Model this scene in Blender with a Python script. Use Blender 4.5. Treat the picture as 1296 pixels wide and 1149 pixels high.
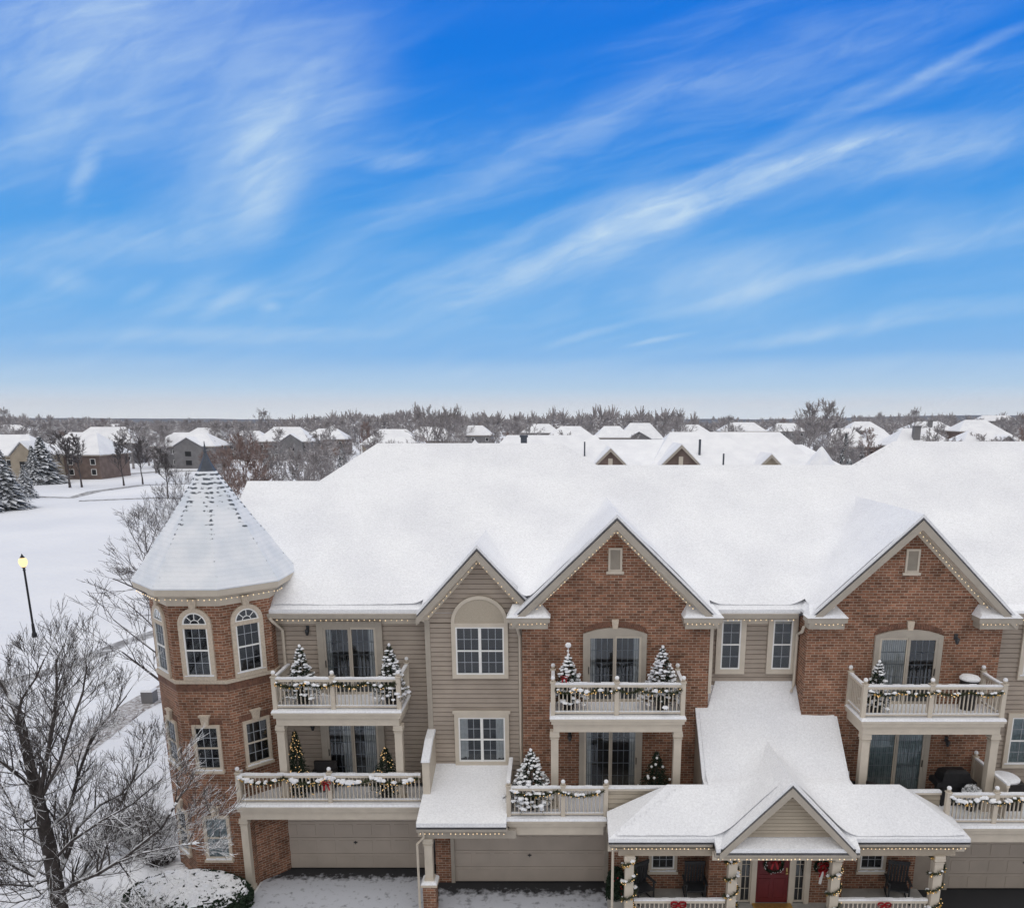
import bpy, bmesh, math, random
from math import radians, sin, cos, pi, sqrt, atan2, tan
from mathutils import Vector, Matrix, noise

for o in list(bpy.data.objects): bpy.data.objects.remove(o)
S = bpy.context.scene
C = S.collection
# ------------------------------------------------------------------ camera
H = 14.9                     # camera height (a drone), metres
F = 1000.0; CX, CY = 705.0, 764.0      # focal length and principal point in photo pixels (1296 wide)
PITCH = math.atan(0.236)
cd = bpy.data.cameras.new('camera'); cam = bpy.data.objects.new('camera', cd); C.objects.link(cam)
cam.location = (0, 0, H); cam.rotation_euler = (pi/2 - PITCH, 0, 0)
cd.sensor_fit = 'HORIZONTAL'; cd.sensor_width = 36; cd.lens = 36*F/1296
cd.shift_x = (648-CX)/1296; cd.shift_y = (CY-574.5)/1296
cd.clip_start = 0.1; cd.clip_end = 9000
S.camera = cam

def ray(px, py):
    u = (px-CX)/F; v = (CY-py)/F
    return Vector((u, cos(PITCH)+v*sin(PITCH), -sin(PITCH)+v*cos(PITCH)))
def at(px, py, Y=None, Z=None):
    """real position of something seen at photo pixel px, py and known to stand Y metres ahead (or at height Z)"""
    d = ray(px, py)
    t = Y/d.y if Y is not None else (Z-H)/d.z
    return Vector((d.x*t, d.y*t, H+d.z*t))

# ------------------------------------------------------------------ world
S.view_settings.view_transform = 'Standard'; S.view_settings.look = 'None'
S.view_settings.gamma = 1; S.view_settings.exposure = -.15
W = bpy.data.worlds.new('World'); S.world = W; W.use_nodes = True
nt = W.node_tree; nt.nodes.clear()
def N(t, **k):
    n = nt.nodes.new(t)
    for a, b in k.items(): setattr(n, a, b)
    return n
def L(a, b): nt.links.new(a, b)
def wmath(op, a, b=None, c=None, clamp=False):
    n = N('ShaderNodeMath', operation=op, use_clamp=clamp)
    for i, x in enumerate((a, b, c)):
        if x is None: continue
        if isinstance(x, (int, float)): n.inputs[i].default_value = x
        else: L(x, n.inputs[i])
    return n.outputs[0]
def wrange(x, a, b, c=0., d=1., smooth=True):
    n = N('ShaderNodeMapRange'); n.interpolation_type = 'SMOOTHSTEP' if smooth else 'LINEAR'
    L(x, n.inputs[0])
    for i, v in enumerate((a, b, c, d)): n.inputs[i+1].default_value = v
    return n.outputs[0]
SUN_EL, SUN_AZ = radians(68), radians(190)      # soft sun behind and left of the camera, through thin cloud
tc = N('ShaderNodeTexCoord'); sep = N('ShaderNodeSeparateXYZ'); L(tc.outputs['Generated'], sep.inputs[0])
dx, dy, dz = sep.outputs
sky = N('ShaderNodeTexSky', sky_type='NISHITA', sun_disc=False, sun_elevation=SUN_EL, sun_rotation=SUN_AZ)
skys = N('ShaderNodeVectorMath', operation='SCALE'); L(sky.outputs[0], skys.inputs[0]); skys.inputs[3].default_value = 0.10
# measured sky colours against elevation (linear)
def s2l(r, g, b):
    f = lambda c: (c/255/12.92) if c/255 <= .04045 else ((c/255+.055)/1.055)**2.4
    return (f(r), f(g), f(b), 1)
ramp = N('ShaderNodeValToRGB'); zr = wrange(dz, 0, .5, 0, 1, False); L(zr, ramp.inputs[0])
cols = [(0, (238,242,247)), (.03, (224,231,241)), (.07, (184,213,240)), (.145, (132,187,240)), (.235, (110,178,239)), (.40, (70,158,235)),
        (.56, (36,139,232)), (.70, (8,124,229)), (.85, (2,116,226)), (1.0, (2,110,222))]
el = ramp.color_ramp.elements
while len(el) > 1: el.remove(el[-1])
el[0].position = 0; el[0].color = s2l(*cols[0][1])
for p, c in cols[1:]:
    e = el.new(p); e.color = s2l(*c)
mixs = N('ShaderNodeMix', data_type='RGBA'); mixs.inputs[0].default_value = .975
L(skys.outputs[0], mixs.inputs[6]); L(ramp.outputs[0], mixs.inputs[7])
# cirrus: soft strokes laid out by direction (x/y, z/y), broken up by fibrous noise
dys = wmath('MAXIMUM', dy, .05)
gx = wmath('DIVIDE', dx, dys); gz = wmath('DIVIDE', dz, dys)
gv = N('ShaderNodeCombineXYZ'); L(gx, gv.inputs[0]); L(gz, gv.inputs[1])
wn = N('ShaderNodeTexNoise'); wn.inputs['Scale'].default_value = 4.0; wn.inputs['Detail'].default_value = 7; wn.inputs['Roughness'].default_value = .55
L(gv.outputs[0], wn.inputs['Vector'])
wv = N('ShaderNodeVectorMath', operation='MULTIPLY_ADD'); L(wn.outputs['Color'], wv.inputs[0])
wv.inputs[1].default_value = (.07, .035, 0)
sub = N('ShaderNodeVectorMath', operation='SUBTRACT'); L(gv.outputs[0], sub.inputs[0]); sub.inputs[1].default_value = (.035, .0175, 0)
L(sub.outputs[0], wv.inputs[2])
def fiber(angle, sx, sy, detail=7, dist=.6):
    m = N('ShaderNodeMapping', vector_type='TEXTURE'); m.inputs['Rotation'].default_value = (0, 0, radians(angle))
    m.inputs['Scale'].default_value = (sx, sy, 1); L(wv.outputs[0], m.inputs[0])
    n = N('ShaderNodeTexNoise'); n.inputs['Scale'].default_value = 1; n.inputs['Detail'].default_value = detail
    n.inputs['Roughness'].default_value = .58; n.inputs['Distortion'].default_value = dist
    L(m.outputs[0], n.inputs['Vector']); return n.outputs['Fac']
f1 = wrange(fiber(19, .36, .060, 9), .28, .74); f2 = wrange(fiber(34, .17, .075, 9), .28, .72); f3 = wrange(fiber(12, .9, .10), .38, .72)
f4 = wrange(fiber(20, .10, .022, 10, .8), .28, .74)
STROKES = [  # px, py, half length, half width, angle, strength, fibre
 (150,50,270,135,25,.58,2),(340,170,220,80,42,.48,2),(325,172,70,13,35,.24,1),(104,224,52,17,52,.50,1),(335,250,70,42,60,.38,2),(450,110,70,60,30,.22,2),
 (500,205,60,16,4,.50,1),(150,305,300,30,4,.34,1),(250,372,95,20,22,.42,1),(295,378,55,10,27,.40,0),(180,372,34,10,25,.26,0),(75,352,60,16,-12,.30,1),(342,386,18,8,5,.34,0),
 (210,425,300,12,1,.42,1),(120,462,190,12,2,.24,1),(300,440,60,9,10,.22,1),
 (805,285,110,44,20,.58,2),(780,302,340,30,22,.38,1),(640,352,190,16,24,.40,1),(900,228,230,14,28,.36,1),(960,235,200,14,20,.32,1),(1010,205,130,7,16,.30,1),
 (600,235,420,26,24,.24,1),(1180,92,180,9,25,.38,1),(1060,125,120,10,24,.24,1),(900,95,300,32,16,.27,1),(1100,60,240,24,20,.24,1),
 (1050,215,330,36,12,.34,1),(930,350,160,52,6,.46,2),(1060,338,270,14,12,.40,1),(1170,185,250,34,6,.28,1),(1210,290,200,40,6,.24,2),
 (620,318,240,15,23,.32,1),(1120,405,290,17,7,.36,1),(960,432,280,9,7,.36,1),(735,424,70,6,14,.34,0),(826,430,52,4,14,.44,0),
 (560,365,150,17,23,.34,1),(560,25,110,10,28,.20,1),(1000,470,420,18,3,.30,1),(640,470,400,14,2,.18,1),(250,492,420,12,0,.20,1)]
tot = None
fib = {0: f4, 1: f1, 2: f2}
acc = {0: None, 1: None, 2: None}
for px, py, a, b, ang, st, k in STROKES:
    d = ray(px, py); g0, g1 = d.x/d.y, d.z/d.y
    m = N('ShaderNodeMapping', vector_type='TEXTURE')
    m.inputs['Location'].default_value = (g0, g1, 0); m.inputs['Rotation'].default_value = (0, 0, radians(ang))
    m.inputs['Scale'].default_value = (a*1.25/1060, b*1.35/1060, 1)
    L(wv.outputs[0], m.inputs[0])
    ln = N('ShaderNodeVectorMath', operation='LENGTH'); L(m.outputs[0], ln.inputs[0])
    r = wrange(ln.outputs['Value'], 1.0, 0.0, 0, st)
    acc[k] = r if acc[k] is None else wmath('ADD', acc[k], r)
c0 = wmath('MULTIPLY', acc[0], wrange(f4, 0, 1, .75, 1.05, False))
c1 = wmath('MULTIPLY', acc[1], wmath('MULTIPLY_ADD', f1, .55, wmath('MULTIPLY_ADD', f4, .55, .12)))
c2 = wmath('MULTIPLY', acc[2], wmath('MULTIPLY_ADD', f2, .50, wmath('MULTIPLY_ADD', f4, .35, .45)))
f5 = wrange(fiber(16, .13, .026, 9, .8), .33, .75)
veil = wmath('MULTIPLY', wmath('MULTIPLY_ADD', f3, .27, wmath('MULTIPLY', f1, .05)), wmath('MULTIPLY_ADD', f5, .9, .35))
# the deepest, clearest blue lies high in the middle
d_ = ray(650, 20); cm = N('ShaderNodeMapping', vector_type='TEXTURE'); cm.inputs['Location'].default_value = (d_.x/d_.y, d_.z/d_.y, 0); cm.inputs['Rotation'].default_value = (0, 0, radians(18)); cm.inputs['Scale'].default_value = (.27, .15, 1)
L(wv.outputs[0], cm.inputs[0]); cln = N('ShaderNodeVectorMath', operation='LENGTH'); L(cm.outputs[0], cln.inputs[0])
cl = wmath('MULTIPLY', wmath('ADD', wmath('ADD', c0, c1), wmath('ADD', c2, veil)), wrange(cln.outputs['Value'], 1.0, .25, 1.0, .12), clamp=True)
mixc = N('ShaderNodeMix', data_type='RGBA'); L(cl, mixc.inputs[0]); L(mixs.outputs[2], mixc.inputs[6])
mixc.inputs[7].default_value = (.53, .71, .91, 1)
# behind and above the camera the sky is closed by bright even cloud
over_z = wrange(dz, .445, .53); over_y = wrange(dy, .45, .05)
over = wmath('MAXIMUM', over_z, over_y)
ovb = wmath('MULTIPLY_ADD', wmath('MAXIMUM', dz, 0), 1.12, .37)      # an overcast sky is brightest overhead
on = N('ShaderNodeTexNoise'); on.inputs['Scale'].default_value = 2.5; L(tc.outputs['Generated'], on.inputs['Vector'])
ocol = N('ShaderNodeMix', data_type='RGBA'); L(on.outputs['Fac'], ocol.inputs[0])
ocol.inputs[6].default_value = (.86, .86, .88, 1); ocol.inputs[7].default_value = (1.10, 1.08, 1.07, 1)
osc = N('ShaderNodeVectorMath', operation='SCALE'); L(ocol.outputs[2], osc.inputs[0]); L(ovb, osc.inputs[3])
mixo = N('ShaderNodeMix', data_type='RGBA'); L(over, mixo.inputs[0]); fsc = N('ShaderNodeVectorMath', operation='SCALE'); L(mixc.outputs[2], fsc.inputs[0]); fsc.inputs[3].default_value = 1.08; L(fsc.outputs[0], mixo.inputs[6]); L(osc.outputs[0], mixo.inputs[7])
bg = N('ShaderNodeBackground'); L(mixo.outputs[2], bg.inputs[0]); bg.inputs[1].default_value = 1.0
wo = N('ShaderNodeOutputWorld'); L(bg.outputs[0], wo.inputs[0])
# ------------------------------------------------------------------ sun
sl = bpy.data.lights.new('sun', 'SUN'); sl.energy = .32; sl.angle = radians(40); sl.color = (1, .95, .88)
sun = bpy.data.objects.new('sun', sl); C.objects.link(sun)
sd = Vector((sin(SUN_AZ)*cos(SUN_EL), cos(SUN_AZ)*cos(SUN_EL), sin(SUN_EL)))
sun.rotation_euler = (-sd).to_track_quat('-Z', 'Y').to_euler(); sun.location = (0, -20, 60)

# ------------------------------------------------------------------ materials
M = {}
def mat(name, build):
    m = bpy.data.materials.new(name); m.use_nodes = True
    t = m.node_tree; p = t.nodes['Principled BSDF']
    build(t, p); M[name] = m; return m
def nn(t, typ, **k):
    n = t.nodes.new(typ)
    for a, b in k.items(): setattr(n, a, b)
    return n
def noisemix(t, c1, c2, scale, detail=5, coord='Object', lo=.35, hi=.65, dist=0):
    tcn = nn(t, 'ShaderNodeTexCoord'); n = nn(t, 'ShaderNodeTexNoise'); n.inputs['Scale'].default_value = scale
    n.inputs['Detail'].default_value = detail; n.inputs['Distortion'].default_value = dist
    t.links.new(tcn.outputs[coord], n.inputs['Vector'])
    r = nn(t, 'ShaderNodeMapRange'); r.inputs[1].default_value = lo; r.inputs[2].default_value = hi; t.links.new(n.outputs['Fac'], r.inputs[0])
    m = nn(t, 'ShaderNodeMix', data_type='RGBA'); t.links.new(r.outputs[0], m.inputs[0])
    m.inputs[6].default_value = (*c1, 1); m.inputs[7].default_value = (*c2, 1)
    return m.outputs[2], n, tcn, r.outputs[0]
def bump(t, p, h, strength=.3, dist=.02):
    b = nn(t, 'ShaderNodeBump'); b.inputs['Strength'].default_value = strength; b.inputs['Distance'].default_value = dist
    t.links.new(h, b.inputs['Height']); t.links.new(b.outputs[0], p.inputs['Normal']); return b
def simple(name, col, rough=.6, var=.12, scale=6, metal=0, spec=.3, bmp=0, bscale=40):
    def f(t, p):
        c, n, tcn, _ = noisemix(t, tuple(x*(1-var) for x in col), tuple(x*(1+var) for x in col), scale)
        t.links.new(c, p.inputs['Base Color']); p.inputs['Roughness'].default_value = rough
        p.inputs['Metallic'].default_value = metal; p.inputs['Specular IOR Level'].default_value = spec
        if bmp:
            n2 = nn(t, 'ShaderNodeTexNoise'); n2.inputs['Scale'].default_value = bscale; t.links.new(tcn.outputs['Object'], n2.inputs['Vector'])
            bump(t, p, n2.outputs['Fac'], bmp)
    return mat(name, f)
def emis(name, col, st):
    def f(t, p):
        p.inputs['Base Color'].default_value = (*col, 1); p.inputs['Emission Color'].default_value = (*col, 1); p.inputs['Emission Strength'].default_value = st
    return mat(name, f)

def _brick(t, p):
    uv = nn(t, 'ShaderNodeTexCoord')
    b = nn(t, 'ShaderNodeTexBrick'); b.inputs['Scale'].default_value = 1
    b.inputs['Brick Width'].default_value = .235; b.inputs['Row Height'].default_value = .085
    b.inputs['Mortar Size'].default_value = .010; b.inputs['Mortar Smooth'].default_value = .3; b.inputs['Bias'].default_value = -.1
    b.inputs['Color1'].default_value = (.265, .122, .074, 1); b.inputs['Color2'].default_value = (.135, .062, .040, 1)
    b.inputs['Mortar'].default_value = (.36, .29, .225, 1)
    t.links.new(uv.outputs['UV'], b.inputs['Vector'])
    n = nn(t, 'ShaderNodeTexNoise'); n.inputs['Scale'].default_value = 1.1; n.inputs['Detail'].default_value = 6; t.links.new(uv.outputs['UV'], n.inputs['Vector'])
    # per-brick tint
    w = nn(t, 'ShaderNodeTexWhiteNoise', noise_dimensions='2D')
    mp = nn(t, 'ShaderNodeVectorMath', operation='DIVIDE'); mp.inputs[1].default_value = (.1175, .085, 1); t.links.new(uv.outputs['UV'], mp.inputs[0])
    fl = nn(t, 'ShaderNodeVectorMath', operation='FLOOR'); t.links.new(mp.outputs[0], fl.inputs[0]); t.links.new(fl.outputs[0], w.inputs['Vector'])
    a = nn(t, 'ShaderNodeMath', operation='MULTIPLY_ADD'); t.links.new(n.outputs['Fac'], a.inputs[0]); a.inputs[1].default_value = 1.3; a.inputs[2].default_value = .20
    a2 = nn(t, 'ShaderNodeMath', operation='MULTIPLY_ADD'); t.links.new(w.outputs['Value'], a2.inputs[0]); a2.inputs[1].default_value = .42; t.links.new(a.outputs[0], a2.inputs[2])
    s = nn(t, 'ShaderNodeVectorMath', operation='SCALE'); t.links.new(b.outputs['Color'], s.inputs[0]); t.links.new(a2.outputs[0], s.inputs[3])
    t.links.new(s.outputs[0], p.inputs['Base Color']); p.inputs['Roughness'].default_value = .85; p.inputs['Specular IOR Level'].default_value = .2
    inv = nn(t, 'ShaderNodeMath', operation='SUBTRACT'); inv.inputs[0].default_value = 1; t.links.new(b.outputs['Fac'], inv.inputs[1])
    bump(t, p, inv.outputs[0], .7, .008)
mat('brick', _brick)

def _snow(t, p, c1=(.78,.795,.84), c2=(.86,.87,.89), sc=.8, b1=.8, fine=14):
    c, n, tcn, _ = noisemix(t, c1, c2, sc, 6)
    p.inputs['Roughness'].default_value = .7; p.inputs['Specular IOR Level'].default_value = .15
    # random paler and darker speckle in the snow colour, imitating camera grain
    ng = nn(t, 'ShaderNodeTexNoise'); ng.inputs['Scale'].default_value = 17; ng.inputs['Detail'].default_value = 2; ng.inputs['Roughness'].default_value = .8
    t.links.new(tcn.outputs['Object'], ng.inputs['Vector'])
    rg = nn(t, 'ShaderNodeMapRange'); t.links.new(ng.outputs['Fac'], rg.inputs[0]); rg.inputs[1].default_value = .3; rg.inputs[2].default_value = .7; rg.inputs[3].default_value = .88; rg.inputs[4].default_value = 1.07
    sg = nn(t, 'ShaderNodeVectorMath', operation='SCALE'); t.links.new(c, sg.inputs[0]); t.links.new(rg.outputs[0], sg.inputs[3]); t.links.new(sg.outputs[0], p.inputs['Base Color'])
    n1 = nn(t, 'ShaderNodeTexNoise'); n1.inputs['Scale'].default_value = fine; n1.inputs['Detail'].default_value = 3; n1.inputs['Roughness'].default_value = .7
    t.links.new(tcn.outputs['Object'], n1.inputs['Vector'])
    n2 = nn(t, 'ShaderNodeTexNoise'); n2.inputs['Scale'].default_value = 1.7; n2.inputs['Detail'].default_value = 4; t.links.new(tcn.outputs['Object'], n2.inputs['Vector'])
    a = nn(t, 'ShaderNodeMath', operation='MULTIPLY_ADD'); t.links.new(n2.outputs['Fac'], a.inputs[0]); a.inputs[1].default_value = 2.0; t.links.new(n1.outputs['Fac'], a.inputs[2])
    bump(t, p, a.outputs[0], b1, .02)
mat('snow', _snow)
def _roofsnow(t, p):
    # thin snow over shingles: faint courses telegraph through
    _snow(t, p, (.765,.775,.81), (.845,.855,.88), .5, 1.0, 9)
mat('roof_snow', _roofsnow)
def _groundsnow(t, p):
    c, n, tcn, _ = noisemix(t, (.69,.71,.76), (.78,.79,.82), .05, 8)
    # sparse dark grass tips and dirt poking through near the buildings
    n3 = nn(t, 'ShaderNodeTexNoise'); n3.inputs['Scale'].default_value = 2.2; n3.inputs['Detail'].default_value = 10; n3.inputs['Roughness'].default_value = .75
    t.links.new(tcn.outputs['Object'], n3.inputs['Vector'])
    r = nn(t, 'ShaderNodeMapRange'); r.inputs[1].default_value = .585; r.inputs[2].default_value = .72; r.inputs[4].default_value = .55; t.links.new(n3.outputs['Fac'], r.inputs[0])
    m = nn(t, 'ShaderNodeMix', data_type='RGBA'); t.links.new(r.outputs[0], m.inputs[0]); t.links.new(c, m.inputs[6]); m.inputs[7].default_value = (.34,.33,.33,1)
    t.links.new(m.outputs[2], p.inputs['Base Color']); p.inputs['Roughness'].default_value = .75; p.inputs['Specular IOR Level'].default_value = .1
    n2 = nn(t, 'ShaderNodeTexNoise'); n2.inputs['Scale'].default_value = .7; n2.inputs['Detail'].default_value = 9; t.links.new(tcn.outputs['Object'], n2.inputs['Vector'])
    bump(t, p, n2.outputs['Fac'], .8, .22)
mat('ground_snow', _groundsnow)
def patchy(name, base, snowc, scale, lo, hi, grad=None, stretch=(1,1,1)):
    """a dark surface dusted with snow; grad=(axis value where bare, where covered) in object Y"""
    def f(t, p):
        tcn = nn(t, 'ShaderNodeTexCoord'); mp = nn(t, 'ShaderNodeMapping'); mp.inputs['Scale'].default_value = stretch
        t.links.new(tcn.outputs['Object'], mp.inputs[0])
        n = nn(t, 'ShaderNodeTexNoise'); n.inputs['Scale'].default_value = scale; n.inputs['Detail'].default_value = 9; n.inputs['Roughness'].default_value = .62
        t.links.new(mp.outputs[0], n.inputs['Vector'])
        src = n.outputs['Fac']
        if grad:
            s = nn(t, 'ShaderNodeSeparateXYZ'); t.links.new(tcn.outputs['Object'], s.inputs[0])
            r0 = nn(t, 'ShaderNodeMapRange'); t.links.new(s.outputs[1], r0.inputs[0])
            r0.inputs[1].default_value = grad[0]; r0.inputs[2].default_value = grad[1]; r0.inputs[3].default_value = -.45; r0.inputs[4].default_value = .17
            a = nn(t, 'ShaderNodeMath', operation='ADD'); t.links.new(src, a.inputs[0]); t.links.new(r0.outputs[0], a.inputs[1]); src = a.outputs[0]
        r = nn(t, 'ShaderNodeMapRange'); r.inputs[1].default_value = lo; r.inputs[2].default_value = hi; t.links.new(src, r.inputs[0])
        m = nn(t, 'ShaderNodeMix', data_type='RGBA'); t.links.new(r.outputs[0], m.inputs[0]); m.inputs[6].default_value = (*base, 1); m.inputs[7].default_value = (*snowc, 1)
        t.links.new(m.outputs[2], p.inputs['Base Color']); p.inputs['Roughness'].default_value = .7; p.inputs['Specular IOR Level'].default_value = .25
        bump(t, p, n.outputs['Fac'], .4, .02)
    return mat(name, f)
patchy('drive', (.035,.036,.040), (.50,.52,.57), 4.5, .38, .62, grad=(24.05, 23.2))
patchy('drive_middle', (.035,.036,.040), (.50,.52,.57), 3.8, .40, .64, grad=(23.4, 22.3))
patchy('drive_right', (.035,.036,.040), (.52,.54,.59), 3.0, .45, .6, grad=(22.9, 20.0))
patchy('mulch', (.22,.19,.175), (.70,.71,.74), 5.0, .40, .66)
patchy('path', (.22,.215,.215), (.70,.71,.74), 1.2, .46, .68)
patchy('shrub_leaf', (.035,.042,.03), (.80,.81,.84), 9, .42, .5)

def snowy(name, base, lo=.25, hi=.6, snowc=(.82,.83,.86), noise_amt=.35, nscale=8, var=.3, rough=.8):
    """a surface with snow lying on whatever faces up"""
    def f(t, p):
        c, n, tcn, _ = noisemix(t, tuple(x*(1-var) for x in base), tuple(x*(1+var) for x in base), nscale)
        g = nn(t, 'ShaderNodeNewGeometry'); s = nn(t, 'ShaderNodeSeparateXYZ'); t.links.new(g.outputs['True Normal'], s.inputs[0])
        a = nn(t, 'ShaderNodeMath', operation='MULTIPLY_ADD'); t.links.new(n.outputs['Fac'], a.inputs[0]); a.inputs[1].default_value = noise_amt*2; t.links.new(s.outputs[2], a.inputs[2])
        a2 = nn(t, 'ShaderNodeMath', operation='SUBTRACT'); t.links.new(a.outputs[0], a2.inputs[0]); a2.inputs[1].default_value = noise_amt
        r = nn(t, 'ShaderNodeMapRange'); r.inputs[1].default_value = lo; r.inputs[2].default_value = hi; t.links.new(a2.outputs[0], r.inputs[0])
        m = nn(t, 'ShaderNodeMix', data_type='RGBA'); t.links.new(r.outputs[0], m.inputs[0]); t.links.new(c, m.inputs[6]); m.inputs[7].default_value = (*snowc, 1)
        t.links.new(m.outputs[2], p.inputs['Base Color']); p.inputs['Roughness'].default_value = rough; p.inputs['Specular IOR Level'].default_value = .15
    return mat(name, f)
snowy('bark_snow', (.062,.053,.050), .34, .64, noise_amt=.55, nscale=5)
snowy('bark', (.085,.074,.074), .55, .95, noise_amt=.4, nscale=2)
snowy('bark_red', (.22,.160,.142), .75, 1.2, noise_amt=.4, nscale=2)
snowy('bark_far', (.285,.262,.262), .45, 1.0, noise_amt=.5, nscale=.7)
snowy('needle_snow', (.022,.034,.022), .05, .40, noise_amt=.9, nscale=7)
snowy('needle', (.022,.038,.022), 1.3, 1.5, noise_amt=.3, nscale=9)
snowy('spruce_far', (.045,.058,.062), .30, .85, noise_amt=.9, nscale=1.6, snowc=(.72,.74,.78))
snowy('shingle_snow_edge', (.13,.13,.14), .9, 1.0)

def _tower_roof(t, p):
    # snow thin on the upper courses: shingle butts show as dark dashes down the facets
    tcn = nn(t, 'ShaderNodeTexCoord'); sp = nn(t, 'ShaderNodeSeparateXYZ'); t.links.new(tcn.outputs['UV'], sp.inputs[0])
    u, v = sp.outputs[0], sp.outputs[1]          # v: metres below the apex along the slope, u: -1..1 across facet
    def m_(op, a, b=None, c=None, cl=False):
        n = nn(t, 'ShaderNodeMath', operation=op, use_clamp=cl)
        for i, x in enumerate((a, b, c)):
            if x is None: continue
            if isinstance(x, (int, float)): n.inputs[i].default_value = x
            else: t.links.new(x, n.inputs[i])
        return n.outputs[0]
    nw = nn(t, 'ShaderNodeTexNoise'); nw.inputs['Scale'].default_value = 5; nw.inputs['Detail'].default_value = 3; t.links.new(tcn.outputs['Object'], nw.inputs['Vector'])
    fr = m_('FRACT', m_('DIVIDE', m_('MULTIPLY_ADD', nw.outputs['Fac'], .10, v), .155))
    line = m_('LESS_THAN', m_('ABSOLUTE', m_('SUBTRACT', fr, .5)), .23)
    nz = nn(t, 'ShaderNodeTexNoise'); nz.inputs['Scale'].default_value = 7; nz.inputs['Detail'].default_value = 6; t.links.new(tcn.outputs['Object'], nz.inputs['Vector'])
    # the strip next to the middle of the facet and the two hips hold least snow
    au = m_('ABSOLUTE', u); dist_ = m_('MULTIPLY', m_('SUBTRACT', 1, au), m_('MULTIPLY_ADD', v, .25, .05))
    mid = m_('SUBTRACT', 1, m_('DIVIDE', au, .26), cl=True)
    st = m_('SUBTRACT', 1, m_('DIVIDE', dist_, .24), cl=True)
    top = nn(t, 'ShaderNodeMapRange'); t.links.new(v, top.inputs[0]); top.inputs[1].default_value = .35; top.inputs[2].default_value = 3.0; top.inputs[3].default_value = .85; top.inputs[4].default_value = -.25
    k = m_('ADD', m_('MULTIPLY', st, .62), m_('MULTIPLY', top.outputs[0], .62))
    k = m_('ADD', k, m_('MULTIPLY', m_('SUBTRACT', nz.outputs['Fac'], .5), 2.8))
    r = nn(t, 'ShaderNodeMapRange'); t.links.new(k, r.inputs[0]); r.inputs[1].default_value = .62; r.inputs[2].default_value = .86
    dark = m_('MULTIPLY', r.outputs[0], line)
    thin = m_('MULTIPLY', line, .05)
    dk = m_('MAXIMUM', dark, thin)
    c, n, _, _ = noisemix(t, (.66,.70,.76), (.78,.80,.84), 1.4, 6)
    mx = nn(t, 'ShaderNodeMix', data_type='RGBA'); t.links.new(dk, mx.inputs[0]); t.links.new(c, mx.inputs[6]); mx.inputs[7].default_value = (.10,.115,.135,1)
    t.links.new(mx.outputs[2], p.inputs['Base Color']); p.inputs['Roughness'].default_value = .75; p.inputs['Specular IOR Level'].default_value = .15
    bump(t, p, m_('MULTIPLY_ADD', nz.outputs['Fac'], .9, m_('MULTIPLY', fr, .3)), .45, .02)
mat('tower_roof_snow', _tower_roof)

simple('siding', (.36,.305,.257), .75, .10, 1.3, bmp=.15, bscale=30)
simple('siding_light', (.43,.375,.30), .75, .05, 2.5, bmp=.1)
simple('trim', (.56,.50,.42), .6, .05, 3)
simple('trim_grey', (.385,.345,.295), .6, .06, 3)
simple('stone', (.55,.47,.38), .8, .12, 20, bmp=.2)
simple('stucco', (.44,.385,.31), .85, .12, 60, bmp=.5, bscale=90)
simple('muntin', (.36,.385,.42), .5, .04, 5)
simple('white_frame', (.80,.80,.79), .5, .04, 5)
simple('garage', (.45,.39,.335), .6, .05, 1.5)
simple('soffit', (.36,.31,.25), .8, .05, 3)
simple('shingle', (.115,.115,.125), .85, .3, 30)
simple('dark_metal', (.035,.037,.042), .45, .2, 10, spec=.5)
simple('black', (.012,.012,.014), .45, .2, 10)
simple('lead', (.07,.08,.10), .5, .15, 6)
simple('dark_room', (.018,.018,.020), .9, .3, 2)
simple('pot', (.03,.028,.028), .5, .2, 10)
simple('red', (.34,.012,.018), .5, .15, 12)
simple('red_door', (.13,.016,.020), .45, .1, 4)
simple('gold', (.55,.34,.10), .35, .15, 12, metal=.6)
simple('brass', (.45,.33,.14), .35, .1, 12, metal=.8)
simple('wicker', (.035,.032,.032), .7, .3, 60, bmp=.4, bscale=80)
simple('curtain', (.62,.62,.60), .9, .08, 9)
simple('curtain_blue', (.30,.37,.38), .9, .15, 9)
simple('cream', (.66,.58,.45), .6, .05, 5)
simple('concrete', (.40,.39,.37), .85, .12, 3, bmp=.2)
simple('house_brick', (.17,.125,.108), .85, .2, .8)
simple('house_tan', (.34,.29,.225), .85, .1, .8)
simple('house_grey', (.19,.185,.19), .85, .12, .8)
simple('orange_door', (.42,.26,.12), .7, .1, 1)
simple('car_paint', (.03,.033,.042), .35, .1, 2, spec=.6)
simple('garland_green', (.040,.048,.022), .8, .5, 14)
emis('bulb', (1.0, .74, .44), .92)
emis('bulb_dim', (1.0, .66, .30), .62)
emis('lamp_glow', (1.0, .72, .34), 1.0)
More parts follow.
